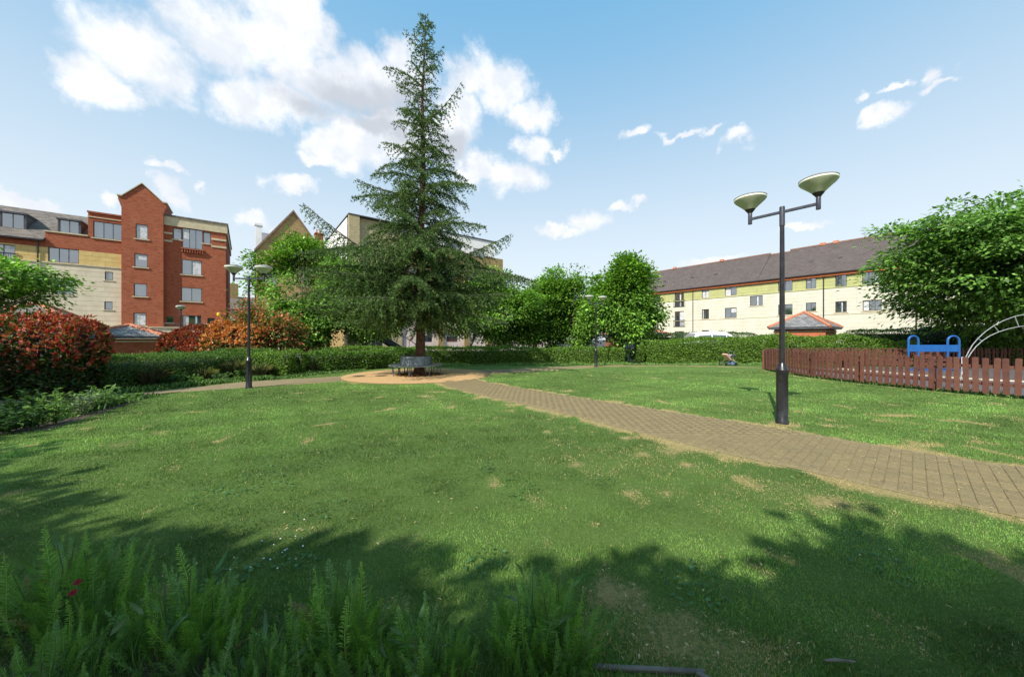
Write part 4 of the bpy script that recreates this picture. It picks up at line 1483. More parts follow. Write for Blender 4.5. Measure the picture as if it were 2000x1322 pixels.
TG = 'leafy trees beyond the clipped hedges'
broadleaf('leafy_tree', 'bright green tree at the far left edge above the red hedge', (-24.6, 16.2), 1.4, (0, 0, 4.1), (3.2, 2.6, 1.75), 230, 60, 21, (0.19, 0.12), group=TG, gap=0.15)
broadleaf('leafy_tree', 'tall bright green tree in front of the gabled yellow brick house', (-14.4, 24.0), 1.6, (0.1, 0, 4.7), (3.2, 2.6, 4.1), 1250, 58, 22, (0.2, 0.13), group=TG, gap=0.1, taper=0.0, clump=0.36)
broadleaf('leafy_tree', 'slim bright green tree peeping out left of the conifer trunk', (-10.2, 24.2), 1.7, (0.4, 0, 4.2), (3.0, 2.2, 3.4), 620, 58, 23, (0.2, 0.13), group=TG, gap=0.15, clump=0.36)
broadleaf('leafy_tree', 'green tree with thin trunk just right of the conifer trunk', (-3.35, 26.2), 1.8, (1.8, 0, 4.0), (3.4, 2.2, 3.6), 700, 60, 24, (0.2, 0.13), group=TG, gap=0.38, clump=0.36)
broadleaf('leafy_tree', 'loose topped green tree third from the large round one', (1.9, 28.5), 1.0, (0.0, 0, 3.9), (2.9, 2.0, 3.7), 600, 60, 25, (0.2, 0.13), group=TG, gap=0.38, clump=0.36)
broadleaf('leafy_tree', 'narrow green tree with flat top left of the large round one', (4.8, 27.5), 0.8, (0.0, 0, 3.9), (2.5, 1.9, 3.8), 560, 60, 26, (0.2, 0.13), group=TG, gap=0.38, clump=0.36)
broadleaf('leafy_tree', 'large round green tree in front of the brick garage', (7.6, 24.0), 1.3, (0.1, 0, 4.1), (2.75, 2.4, 3.1), 700, 64, 27, (0.2, 0.13), group=TG, taper=0.3, clump=0.34)
broadleaf('cherry_tree', 'large spreading green tree overhanging the playground at the right edge', (28.3, 17.6), 2.0, (0.2, -0.4, 5.3), (9.4, 4.4, 4.7), 2500, 66, 28, (0.24, 0.12),
          [(0.11, 0.23, 0.035), (0.15, 0.3, 0.05), (0.075, 0.165, 0.024), (0.2, 0.36, 0.075), (0.055, 0.12, 0.018)], (4, 4, 3, 2, 2), gap=0.4, flat=0.2, clump=0.46, trunk_r=0.26, droop=0.5, lobes=30, keep=lambda C: (C[:, 2] > 1.9 + 0.06 * (C[:, 0] + 4) ** 2 * (C[:, 0] < -4)) & (C[:, 0] < 3.0))
# the trees behind the viewer whose shade falls across the foreground
SG = 'shade trees behind the viewpoint'
for i, (xs, ye, hh, rx) in enumerate([(-8.6, 3.05, 6.0, 1.7), (-6.6, 3.2, 6.1, 1.7), (-4.7, 3.0, 5.8, 1.6), (-3.0, 2.75, 5.9, 1.6), (-1.3, 2.65, 5.6, 1.6), (0.3, 2.5, 5.8, 1.5), (2.0, 2.25, 5.7, 1.6), (3.9, 1.85, 5.9, 1.7), (5.9, 1.9, 6.0, 1.7), (8.0, 1.8, 6.0, 1.8)]):
    k = 1 / math.tan(SUN_EL)
    rz_ = 1.9
    ext = math.sqrt((rz_ * k) ** 2 + 1.9 ** 2) * 0.83
    loc = (xs - 0.557 * k * hh, ye - ext - 0.83 * k * hh)
    broadleaf('shade_tree', 'green garden tree whose shade falls over the foreground lawn and ferns', loc, 2.2, (0, 0, hh), (rx, 1.9, rz_), 170, 90, 60 + i, (0.25, 0.18), group=SG, gap=0.28, clump=0.27)
broadleaf('shade_tree', 'green garden tree whose shade falls over the side path and red hedge foot', (-14.3, 4.9), 1.4, (0, 0, 3.2), (1.9, 1.7, 1.75), 190, 46, 71, (0.22, 0.15), group=SG + ' on the left', clump=0.34)
broadleaf('shade_tree', 'green garden tree beside another whose shade falls over the red hedge foot', (-17.8, 5.4), 1.4, (0, 0, 3.2), (2.0, 1.7, 1.75), 190, 46, 73, (0.22, 0.15), group=SG + ' on the left', clump=0.34)
broadleaf('shade_tree', 'green garden tree whose shade streaks the far left of the lawn', (-11.6, -0.6), 1.8, (0, 0, 4.3), (2.0, 1.9, 1.5), 120, 46, 72, (0.22, 0.15), group=SG + ' on the left', gap=0.3, clump=0.34)


# ---- the conifer
def build_cedar():
    r = np.random.default_rng(99)
    rp = random.Random(99)
    bx, by = DISC_C
    t = thing('cedar_tree', 'tall dark cedar conifer with drooping sprays rising from the round bench', 'tree', (bx, by, 0))
    Ht = 15.9
    lean = lambda z: Vector((0.25 * (z / Ht) + 0.05 * math.sin(z * 0.9), 0.0, z))
    tb = MB()
    zs = [0, 0.25, 0.8, 1.6, 2.6, 4, 6, 8, 10, 12, 14, 15.2, Ht]
    rs = [0.27, 0.235, 0.215, 0.2, 0.18, 0.165, 0.145, 0.12, 0.095, 0.065, 0.035, 0.018, 0.006]
    tb.tube([lean(z) for z in zs], rs, 14)
    tb.build('trunk', M['cedar_bark'], t, smooth=True, angle=80)
    zk = [1.9, 2.3, 3.2, 4.2, 5.2, 6.35, 7.5, 8.8, 9.7, 10.8, 12, 13.1, 14.2, 15.1, 15.9]
    wk = [2.0, 3.3, 4.4, 4.4, 3.7, 2.75, 2.4, 2.2, 1.6, 1.15, 0.95, 0.7, 0.5, 0.36, 0.1]
    limbs = []

    def add_limb(z0, azm, L, pitch, curve):
        d = Vector((math.cos(azm), math.sin(azm), 0))
        pts = []
        n = 7
        wob = rp.gauss(0, 0.12)
        side = Vector((-d.y, d.x, 0))
        for i in range(n + 1):
            s = i / n
            p = lean(z0) + d * (L * s) + Vector((0, 0, L * (math.tan(pitch) * s + curve * s * s))) + side * (wob * L * s * (1 - s) * 2)
            pts.append(p)
        limbs.append((pts, L))

    tiers = []
    zt = 2.45
    while zt < 13.2:
        tiers.append(zt)
        zt += rp.uniform(0.4, 0.62) * (1.0 if zt < 9 else 0.85)
    spec = []
    for ti, zt in enumerate(tiers):
        nl = int(round(float(np.interp(zt, [2, 6, 10, 13], [9, 7, 6, 4]))))
        a0 = rp.uniform(0, 2 * PI)
        for k in range(nl):
            spec.append((zt + rp.gauss(0, 0.07), a0 + 2 * PI * k / nl + rp.uniform(-0.25, 0.25)))
    for k in range(26):
        spec.append((13.2 + 2.5 * (k + rp.random()) / 26, 2.39996 * k))
    for z0, azm in spec:
        L = float(np.interp(z0, zk, wk)) * rp.choice([rp.uniform(0.4, 0.7), rp.uniform(0.7, 1.0), rp.uniform(0.95, 1.22)])
        pitch = R(float(np.interp(z0, [2, 4, 7, 10, 13, 15.6], [2, 9, 15, 22, 34, 48])) + rp.gauss(0, 5))
        curve = float(np.interp(z0, [2, 4, 7, 11, 15], [-0.15, -0.24, -0.34, -0.34, -0.15])) + rp.gauss(0, 0.05)
        add_limb(z0, azm, max(L, 0.12), pitch, curve)
    # the stray boughs that break the outline
    add_limb(4.3, PI + 0.05, 5.0, R(20), 0.27)
    add_limb(4.7, -0.08, 4.0, R(10), 0.17)
    add_limb(7.8, PI - 0.15, 3.1, R(10), 0.15)
    add_limb(11.0, 0.1, 1.75, R(32), 0.55)
    add_limb(12.7, PI + 0.2, 1.5, R(25), -0.05)
    add_limb(13.9, 0.2, 0.8, R(25), 0.35)
    add_limb(14.1, PI + 0.1, 0.75, R(50), 0.1)
    add_limb(8.3, 0.1, 2.3, R(10), -0.12)
    add_limb(3.3, -0.4, 4.3, R(2), -0.02)
    add_limb(3.0, PI + 0.5, 4.2, R(0), -0.05)
    lb = MB()
    TP, TD, TU, TL = [], [], [], []
    for pts, L in limbs:
        r0 = 0.012 + 0.013 * L
        lb.tube(pts, [max(r0 * (1 - 0.9 * i / 7), 0.004) for i in range(8)], 5)
        ns = max(6, int(L / 0.07))
        for q in range(ns):
            s = 0.1 + 0.9 * (q + rp.random()) / ns
            i = min(int(s * 7), 6)
            p = pts[i].lerp(pts[i + 1], s * 7 - i)
            d = (pts[i + 1] - pts[i]).normalized()
            hz = Vector((d.x, d.y, 0)).normalized()
            sd_ = Vector((-hz.y, hz.x, 0)) * (1 if q % 2 else -1)
            sl = (0.42 * L * (1 - s) * min(1, s * 4) + 0.2) * rp.uniform(0.6, 1.2)
            sl = min(sl, 1.1)
            dd = (hz * rp.uniform(0.55, 0.9) + sd_ * rp.uniform(0.5, 0.95) + Vector((0, 0, rp.uniform(-0.3, 0.12)))).normalized()
            nt_ = max(2, int(sl / 0.052))
            for a in range(nt_):
                ss = (a + 0.5) / nt_
                pp = p + dd * (sl * ss) + Vector((0, 0, -0.7 * sl * ss * ss))
                pp += Vector((rp.gauss(0, 0.018), rp.gauss(0, 0.018), rp.gauss(0, 0.016)))
                TP.append(pp)
                TD.append(dd + Vector((rp.gauss(0, .35), rp.gauss(0, .35), rp.gauss(-0.05, .25))))
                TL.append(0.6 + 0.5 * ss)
    lb.build('boughs', M['bark'], t, smooth=True)
    TP = np.array(TP)
    TD = norm(np.array(TD))
    TL = np.array(TL)
    # each tuft: a spray of needles as thin triangles
    per = 6
    n = len(TP)
    idx = np.repeat(np.arange(n), per)
    m = len(idx)
    D = norm(TD[idx] * 0.75 + r.normal(size=(m, 3)) * 0.55 + np.array([0, 0, 0.16]))
    S = norm(np.cross(D, r.normal(size=(m, 3))))
    L = (0.1 * r.uniform(0.7, 1.3, m))[:, None]
    W = 0.015
    base = TP[idx]
    V = np.stack([base - S * W, base + S * W, base + D * L], axis=1).reshape(-1, 3)
    F = np.arange(m * 3).reshape(m, 3)
    col = pick_cols(r, n, [(0.075, 0.132, 0.042), (0.11, 0.178, 0.052), (0.05, 0.09, 0.032), (0.155, 0.23, 0.07)], (4, 3, 3, 2))
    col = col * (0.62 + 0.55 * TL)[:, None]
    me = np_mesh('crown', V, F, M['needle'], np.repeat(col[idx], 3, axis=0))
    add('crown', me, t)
    print('cedar tufts', n)


build_cedar()

# ---- clipped hedges
hn = SN(31, 16, 0.25, 1.6, 3)


def hedge(name, label, cat, A, B, width, height, seed, dens=420, leaf=(0.075, 0.045), cols=GREENS, wts=(4, 4, 3, 2, 2), mat='leaf', bumpy=0.05, core='twigs', e=0.35, red=None, group=None,
          h_end=None, rough=0.03):
    """leafy hedge from A to B (plan points); width across, height up; leaves stand on a bumpy rounded body"""
    r = np.random.default_rng(seed)
    A, B = np.array(A, dtype=float), np.array(B, dtype=float)
    Ln = np.linalg.norm(B - A)
    ang = math.atan2(B[1] - A[1], B[0] - A[0])
    t = thing(name, label, cat, (A[0], A[1], 0), ang, group)
    h_end = height if h_end is None else h_end

    def body(s, a, shrink=0.0):
        """s along 0..1, a around 0..pi"""
        c, sn = np.cos(a), np.sin(a)
        H = height + (h_end - height) * s
        endr = np.minimum(1, np.minimum(s, 1 - s) * Ln / (0.35 * min(width, height)) + 0.0)
        pin = 1 - 0.10 * (1 - endr) ** 2
        y = np.sign(c) * np.abs(c) ** e * (width / 2 - shrink) * pin
        z = np.abs(sn) ** e * (H - shrink) * (1 - 0.06 * (1 - endr) ** 2)
        x = np.clip(s, 0, 1) * Ln
        P = np.stack([x, y, z], axis=-1)
        return P

    def displace(P, out):
        w = P + np.array([A[0], A[1], 0])
        k = hn(w) * bumpy
        return P + out * k[..., None]

    # core
    ns, na = max(6, int(Ln / 0.5)), 14
    S, Aa = np.meshgrid(np.linspace(0.0, 1, ns), np.linspace(0.0, PI, na), indexing='ij')
    sh_ = 0.1 + 1.9 * bumpy
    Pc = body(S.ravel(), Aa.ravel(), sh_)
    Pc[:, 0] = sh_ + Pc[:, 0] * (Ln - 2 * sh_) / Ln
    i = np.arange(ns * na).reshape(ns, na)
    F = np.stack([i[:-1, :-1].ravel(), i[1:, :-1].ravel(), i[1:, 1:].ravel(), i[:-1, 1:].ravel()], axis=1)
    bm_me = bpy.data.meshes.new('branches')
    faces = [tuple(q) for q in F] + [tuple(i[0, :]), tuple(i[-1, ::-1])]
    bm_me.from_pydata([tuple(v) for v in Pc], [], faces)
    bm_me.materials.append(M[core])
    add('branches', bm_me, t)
    # leaves on the long body: uniform by arc length of the cross section
    aa = np.linspace(0, PI, 400)
    q = body(np.full(400, 0.5), aa)
    arc = np.concatenate([[0], np.cumsum(np.linalg.norm(np.diff(q, axis=0), axis=1))])
    n = int(arc[-1] * Ln * dens)
    s = r.uniform(0, 1, n)
    a = np.interp(r.uniform(0, arc[-1], n), arc, aa)
    P = body(s, a)
    c, sn = np.cos(a), np.sin(a)
    out = norm(np.stack([np.zeros(n), np.sign(c) * np.abs(c) ** (2 - e) * 1.0, np.abs(sn) ** (2 - e)], axis=-1) + 1e-6)
    # ends
    Ae = width * height
    for (se, sg) in ((0.0, -1.0), (1.0, 1.0)):
        m = int(Ae * dens)
        ya = r.uniform(0, PI, m)
        k = np.sqrt(r.uniform(0, 1, m))
        Pe = body(np.full(m, se), ya)
        Pe[:, 1] *= k
        Pe[:, 2] = Pe[:, 2] * k
        oe = np.tile(np.array([sg, 0, 0.15]), (m, 1))
        P = np.concatenate([P, Pe])
        out = np.concatenate([out, oe])
    n = len(P)
    P = displace(P, out) - out * np.abs(r.normal(0, rough, (n, 1))) + out * (r.uniform(size=(n, 1)) < 0.06) * rough * 1.6 + (out * 0.6 + np.array([0, 0, 0.6])) * (r.uniform(size=(n, 1)) < 0.02) * r.uniform(0.03, 0.13, (n, 1))
    P[:, 2] = np.maximum(P[:, 2], 0.02)
    if red is not None:
        # shoots: leaves stand in whorls round a common tip
        seeds = r.choice(n, n // 7, replace=False)
        k7 = np.repeat(seeds, 7)
        P = P[k7] + r.normal(0, 0.012, (len(k7), 3))
        out = out[k7]
        n = len(P)
        shoot = np.repeat(r.uniform(size=n // 7), 7)
    D = out * 0.55 + r.normal(size=(n, 3)) * 0.6 + np.array([0, 0, 0.35])
    N = out * 0.9 + np.array([0, 0, 0.35]) + r.normal(size=(n, 3)) * 0.45
    col = pick_cols(r, n, cols, wts)
    if red is not None:
        zf = P[:, 2] / height
        pr = np.clip((zf - red[0]) / (red[1] - red[0]), 0.02, 1) * red[2] + 0.14 * hn(P * 1.7)
        isr = shoot * 0.85 + 0.15 * r.uniform(size=n) < pr
        rc = pick_cols(r, n, red[3], [1] * len(red[3]))
        col = np.where(isr[:, None], rc, col)
        D[isr] += np.array([0, 0, 0.5])
    L = leaf[0] * r.uniform(0.65, 1.3, n)
    me = leaf_mesh('foliage', P, D, N, L, L * leaf[1] / leaf[0], col, M[mat])
    add('foliage', me, t)
    return t


HC = [(0.085, 0.18, 0.02), (0.12, 0.24, 0.027), (0.055, 0.125, 0.017), (0.16, 0.29, 0.036)]
HW = (4, 4, 3, 2)
YG = [(0.11, 0.21, 0.025), (0.15, 0.27, 0.03), (0.08, 0.16, 0.02), (0.19, 0.31, 0.045)]
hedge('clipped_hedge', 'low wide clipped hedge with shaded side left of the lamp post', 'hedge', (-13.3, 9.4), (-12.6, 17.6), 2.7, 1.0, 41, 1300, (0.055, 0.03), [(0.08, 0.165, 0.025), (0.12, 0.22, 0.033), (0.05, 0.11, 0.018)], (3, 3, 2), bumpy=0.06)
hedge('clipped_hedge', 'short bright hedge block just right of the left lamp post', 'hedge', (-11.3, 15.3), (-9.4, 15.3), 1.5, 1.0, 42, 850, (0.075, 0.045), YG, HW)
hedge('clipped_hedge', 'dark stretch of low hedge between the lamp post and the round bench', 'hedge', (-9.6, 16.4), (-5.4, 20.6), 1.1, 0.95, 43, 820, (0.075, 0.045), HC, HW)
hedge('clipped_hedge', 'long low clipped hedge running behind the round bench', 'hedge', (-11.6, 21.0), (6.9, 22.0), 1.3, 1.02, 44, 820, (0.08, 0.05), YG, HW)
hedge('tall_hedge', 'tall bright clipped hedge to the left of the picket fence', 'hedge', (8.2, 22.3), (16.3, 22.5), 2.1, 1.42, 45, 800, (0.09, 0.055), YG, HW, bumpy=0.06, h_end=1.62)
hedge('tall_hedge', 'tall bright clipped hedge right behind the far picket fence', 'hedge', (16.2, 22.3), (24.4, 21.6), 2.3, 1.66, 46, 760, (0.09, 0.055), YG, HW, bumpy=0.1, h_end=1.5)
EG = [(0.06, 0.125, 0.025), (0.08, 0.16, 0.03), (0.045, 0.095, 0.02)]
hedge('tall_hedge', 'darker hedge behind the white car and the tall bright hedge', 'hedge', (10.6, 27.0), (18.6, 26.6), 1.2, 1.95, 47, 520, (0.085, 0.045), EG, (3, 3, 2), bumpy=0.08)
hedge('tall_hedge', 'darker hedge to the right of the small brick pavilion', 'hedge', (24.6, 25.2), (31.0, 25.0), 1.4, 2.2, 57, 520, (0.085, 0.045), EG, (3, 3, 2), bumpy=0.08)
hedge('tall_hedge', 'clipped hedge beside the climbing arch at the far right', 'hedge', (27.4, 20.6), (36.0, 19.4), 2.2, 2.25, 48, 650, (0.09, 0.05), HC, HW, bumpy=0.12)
hedge('garden_shrub', 'dark low shrub filling the gap between the two right hedges', 'shrub', (6.9, 22.2), (8.2, 22.4), 1.0, 0.55, 49, 420, (0.08, 0.05), [(0.025, 0.06, 0.012), (0.04, 0.085, 0.015)], (1, 1), bumpy=0.12)
REDS = [(0.38, 0.055, 0.028), (0.46, 0.095, 0.045), (0.33, 0.035, 0.025), (0.55, 0.2, 0.1), (0.14, 0.15, 0.03)]
ORNG = [(0.6, 0.2, 0.05), (0.64, 0.28, 0.07), (0.52, 0.13, 0.035), (0.58, 0.34, 0.1)]
PG = [(0.03, 0.07, 0.012), (0.05, 0.1, 0.016), (0.025, 0.05, 0.012), (0.1, 0.06, 0.02)]
hedge('photinia_hedge', 'large clipped photinia hedge with red young leaves at the left edge', 'hedge', (-18.5, 9.9), (-11.65, 9.55), 1.3, 2.12, 51, 850, (0.115, 0.05), PG, (3, 3, 2, 1), 'glossleaf', 0.1, 'twigs_red', 0.45, (0.25, 0.85, 0.95, REDS), rough=0.09)
hedge('photinia_bush', 'dark red clipped photinia behind the low hedge beside the brick outbuilding', 'bush', (-18.3, 18.6), (-14.9, 18.9), 2.0, 2.1, 52, 700, (0.13, 0.055), PG, (3, 3, 2, 1), 'glossleaf', 0.12, 'twigs_red', 0.6, (0.0, 0.6, 0.9, [(0.27, 0.045, 0.02), (0.2, 0.03, 0.015), (0.36, 0.09, 0.03)]), rough=0.08)
hedge('photinia_bush', 'orange leaved photinia bush left of the lamp post', 'bush', (-15.4, 18.2), (-12.9, 18.4), 1.7, 2.4, 53, 700, (0.14, 0.055), PG, (3, 3, 2, 1), 'glossleaf', 0.2, 'twigs_red', 0.7, (0.25, 0.7, 0.95, ORNG), rough=0.1)


def photinia_tree(label, loc, centre, radii, n, seed):
    return broadleaf('photinia_bush', label, loc, 0.5, centre, radii, n, 40, seed, (0.17, 0.07), [(0.48, 0.15, 0.07), (0.42, 0.1, 0.05), (0.5, 0.25, 0.1), (0.05, 0.12, 0.02), (0.08, 0.16, 0.03)], (3, 2, 2, 4, 4), gap=0.15, clump=0.3, trunk_r=0.07, cat='bush')


photinia_tree('tall loose pinkish photinia left of the bright green tree', (-14.3, 19.6), (-0.15, 0, 2.4), (1.35, 1.1, 1.65), 260, 81)
photinia_tree('orange pink photinia spray under the bright green tree', (-12.9, 19.4), (0, 0, 2.1), (0.8, 1.0, 1.3), 150, 82)


# ---- smaller plants
def leafy_plant(name, label, loc, n, height, spread, seed, leaf, cols, stems=8, mat='leaf', cat='plant', group=None, narrow=0.35, up=0.7):
    """leafy stems growing from one root"""
    r = np.random.default_rng(seed)
    t = thing(name, label, cat, (loc[0], loc[1], 0), 0, group)
    sb = MB()
    P, D = [], []
    for k in range(stems):
        a = r.uniform(0, 2 * PI)
        l = height * r.uniform(0.6, 1.05)
        o = Vector((math.cos(a), math.sin(a), 0)) * spread * r.uniform(0.15, 1.0)
        p0, p1 = Vector((o.x * 0.35, o.y * 0.35, 0)), Vector((o.x, o.y, l))
        mid_ = p0.lerp(p1, 0.5) + Vector((0, 0, 0.08 * l))
        sb.tube([p0, mid_, p1], [0.006, 0.005, 0.003], 4)
        for q in range(n // stems):
            s = r.uniform(0.08, 1.0)
            p = p0.lerp(mid_, s * 2) if s < 0.5 else mid_.lerp(p1, s * 2 - 1)
            P.append(p)
            aa = r.uniform(0, 2 * PI)
            D.append((math.cos(aa), math.sin(aa), up * r.uniform(0.3, 1.6)))
    sb.build('stem', M['stalk'], t)
    P, D = np.array(P), np.array(D)
    m = len(P)
    N = np.array([0, 0, 1.0]) + r.normal(size=(m, 3)) * 0.4 - norm(D) * 0.2
    L = leaf[0] * r.uniform(0.6, 1.25, m)
    col = pick_cols(r, m, cols, [1] * len(cols))
    add('foliage', leaf_mesh('foliage', P, D, N, L, L * leaf[1] / leaf[0], col, M[mat], fold=0.5), t)
    return t


M['stalk'] = mat_noise('green_stalk', (0.06, 0.11, 0.025), (0.09, 0.14, 0.04), 10, 0.7)
BG = [(0.16, 0.29, 0.06), (0.2, 0.34, 0.09), (0.11, 0.22, 0.045), (0.24, 0.37, 0.14)]
DG = [(0.04, 0.09, 0.02), (0.055, 0.12, 0.025), (0.03, 0.075, 0.018)]
SV = [(0.2, 0.27, 0.16), (0.15, 0.22, 0.11), (0.25, 0.3, 0.2)]
# bed beside the lawn on the left
i = 0
LB = 'leafy plants in the bed at the left lawn edge'
for (px, py, h, sp, cols, leafs, lab) in [
    (15, 846, 0.42, 0.42, DG, (0.1, 0.05), 'dark leafy plant at the very left of the lawn bed'),
    (62, 838, 0.4, 0.4, DG, (0.09, 0.045), 'dark low plant second from the left in the lawn bed'),
    (105, 828, 0.42, 0.38, BG, (0.08, 0.035), 'pale leafy plant in the middle of the lawn bed'),
    (118, 812, 0.5, 0.35, BG, (0.08, 0.03), 'bright plant behind the pale one in the lawn bed'),
    (150, 812, 0.46, 0.35, SV, (0.07, 0.03), 'silvery green plant in the middle of the lawn bed'),
    (178, 802, 0.5, 0.3, BG, (0.08, 0.028), 'tall bright green plant towards the right of the lawn bed'),
    (205, 796, 0.52, 0.28, BG, (0.08, 0.026), 'tallest bright spiky plant near the right end of the lawn bed'),
    (228, 790, 0.24, 0.3, BG, (0.06, 0.03), 'small bright plant near the tip of the lawn bed'),
    (250, 782, 0.18, 0.3, BG, (0.06, 0.03), 'lowest green plant at the tip of the lawn bed'),
    (30, 818, 0.46, 0.4, DG, (0.1, 0.05), 'dark leafy plant at the back left of the lawn bed'),
    (70, 806, 0.5, 0.35, DG + BG, (0.09, 0.035), 'mixed green plant by the shaded path in the lawn bed'),
]:
    leafy_plant('border_plant', lab, G(px, py), 340, h, sp, 300 + i, leafs, cols, 12, group=LB)
    i += 1
bed = np.array([G(-120, 870), G(0, 850), G(100, 838), G(200, 806), G(290, 776), G(255, 772), G(200, 786), G(100, 794), G(0, 799), G(-120, 812)])
flat_poly('soil_bed', bed, 0.004, M['soil'], 'dark soil of the planted bed at the left lawn edge')
# planting in front of the low hedge
bed2 = np.array([(-11.6, 9.9), G(300, 763), G(480, 743), G(600, 733), G(660, 727), (-7.2, 18.4), (-9.3, 16.2), (-9.3, 14.5), (-11.2, 14.4), (-11.9, 10.0)])
flat_poly('hedge_border', bed2, 0.004, M['soil'], 'planted border in front of the low hedge')


def grass_tuft(label, loc, n, L, seed, cols, group=None):
    r = np.random.default_rng(seed)
    t = thing('ornamental_grass', label, 'grass', (loc[0], loc[1], 0), 0, group)
    a = r.uniform(0, 2 * PI, n)
    k = r.uniform(0.1, 0.75, n)
    D = np.stack([np.cos(a) * k, np.sin(a) * k, np.ones(n)], axis=1)
    D = norm(D)
    l = (L * r.uniform(0.55, 1.1, n))[:, None]
    S = norm(np.cross(D, np.array([0, 0, 1.0]))) * 0.006
    B = np.stack([np.cos(a), np.sin(a), 0 * a], axis=1) * r.uniform(0, 0.07, (n, 1))
    mid_ = B + D * l * 0.6
    out = np.stack([np.cos(a), np.sin(a), 0 * a - 0.3], axis=1) * k[:, None]
    tip = B + D * l * 0.9 + out * l * 0.35
    V = np.stack([B - S, B + S, mid_ + S * 0.8, tip, mid_ - S * 0.8], axis=1).reshape(-1, 3)
    F = np.arange(n * 5).reshape(n, 5)
    col = pick_cols(r, n, cols, [1] * len(cols))
    add('blades', np_mesh('blades', V, F, M['blade'], np.repeat(col, 5, axis=0)), t)
    return t


STR = [(0.2, 0.22, 0.09), (0.28, 0.26, 0.13), (0.12, 0.17, 0.05)]
for k, (px, py, L, lab) in enumerate([(291, 757, 0.75, 'dry arching grass tuft at the shaded end of the hedge border'), (455, 737, 0.85, 'tall straw coloured grass tuft just left of the lamp post'),
                                      (615, 728, 0.6, 'brownish grass tuft in the border beside the gravel circle'), (395, 745, 0.6, 'pale grass tuft in the middle of the hedge border'),
                                      (505, 738, 0.65, 'wispy grass tuft just right of the lamp post'), (535, 735, 0.6, 'wispy grass tuft in front of the bright hedge block')]):
    grass_tuft(lab, G(px, py), 420, L, 500 + k, STR if k != 0 else [(0.16, 0.15, 0.08), (0.1, 0.1, 0.05)], 'ornamental grasses in the hedge border')
HB = 'low plants in the hedge border'
for k, (px, py, h, sp, cols, lab) in enumerate([
    (318, 756, 0.42, 0.4, DG, 'dark rounded plant with tiny mauve flowers by the hedge border path'),
    (352, 750, 0.4, 0.3, BG, 'bright leafy plant right of the dark rounded one'), (378, 749, 0.3, 0.3, BG, 'low light green plant at the middle of the hedge border'),
    (425, 744, 0.32, 0.45, SV + BG, 'grey green low plant beside the pale rosette'), (470, 738, 0.34, 0.4, BG, 'green plant hugging the lamp post from behind'),
    (555, 733, 0.36, 0.45, SV + BG, 'grey green plant at the foot of the bright hedge block'), (590, 730, 0.4, 0.35, BG, 'green plant at the corner of the bright hedge block'),
    (640, 726, 0.34, 0.4, BG, 'green plant at the left of the gravel circle'), (680, 722, 0.3, 0.5, BG, 'weedy plant behind the gravel circle'), (730, 718, 0.3, 0.5, BG, 'weedy plant left of the round bench'),
    (408, 741, 0.16, 0.3, [(0.4, 0.25, 0.2), (0.35, 0.28, 0.2)], 'small pale pink rosette plant in the hedge border')]):
    leafy_plant('low_plant', lab, G(px, py), 380, h, sp, 600 + k, (0.075, 0.035), cols, 14, group=HB)


def weeds(name, label, poly_pts, n, h, seed, cols, w=0.012):
    """rough uncut growth along a strip: nobody could count it"""
    r = np.random.default_rng(seed)
    A = np.array(poly_pts)
    seg = np.linalg.norm(np.diff(A, axis=0), axis=1)
    cs = np.concatenate([[0], np.cumsum(seg)])
    u = r.uniform(0, cs[-1], n)
    x = np.interp(u, cs, A[:, 0]) + r.normal(0, 0.14, n)
    y = np.interp(u, cs, A[:, 1]) + r.normal(0, 0.14, n)
    k = 0.5 + 0.5 * np.clip(dryw(np.stack([x, y], axis=1) * 3.0) + 0.4, 0, 1)
    P = np.stack([x, y, 0 * x], axis=1)
    D = norm(np.stack([r.normal(0, 0.4, n), r.normal(0, 0.4, n), np.ones(n)], axis=1))
    L = h * r.uniform(0.4, 1.1, n) * k
    N = r.normal(size=(n, 3))
    col = pick_cols(r, n, cols, [1] * len(cols))
    o = add(name, leaf_mesh(name, P, D, N, L, np.full(n, w) * 2, col, M['blade'], fold=0.3), None)
    return tag(o, label, kind='stuff')


weeds('rough_grass', 'rough grass growing along the foot of the far hedges', [(-7.5, 19.3), (-2, 20.6), (6.8, 21.1), (8.3, 20.9), (16, 21.0)], 9000, 0.24, 701, BG, 0.014)
weeds('rough_grass', 'rough grass growing under the near picket fence', [(12.9, 17.4), (12.5, 15.0), (12.4, 13.6), (12.6, 12.3), (13.0, 10.9), (13.5, 9.6), (14.2, 8.3)], 3500, 0.2, 702, DG + BG, 0.012)
weeds('ground_cover', 'low green ground cover between the border plants', [(-11.3, 10.3), (-10.9, 11.5), (-10.4, 13), (-9.4, 13.6), (-8.9, 15.5), (-7.6, 17.5)], 9000, 0.2, 703, BG + DG, 0.016)
weeds('ground_cover', 'low green ground cover in the bed at the left lawn edge', [(-13.2, 7.0), G(0, 838), G(100, 818), G(200, 793), G(270, 777)], 9000, 0.22, 704, BG + DG, 0.016)


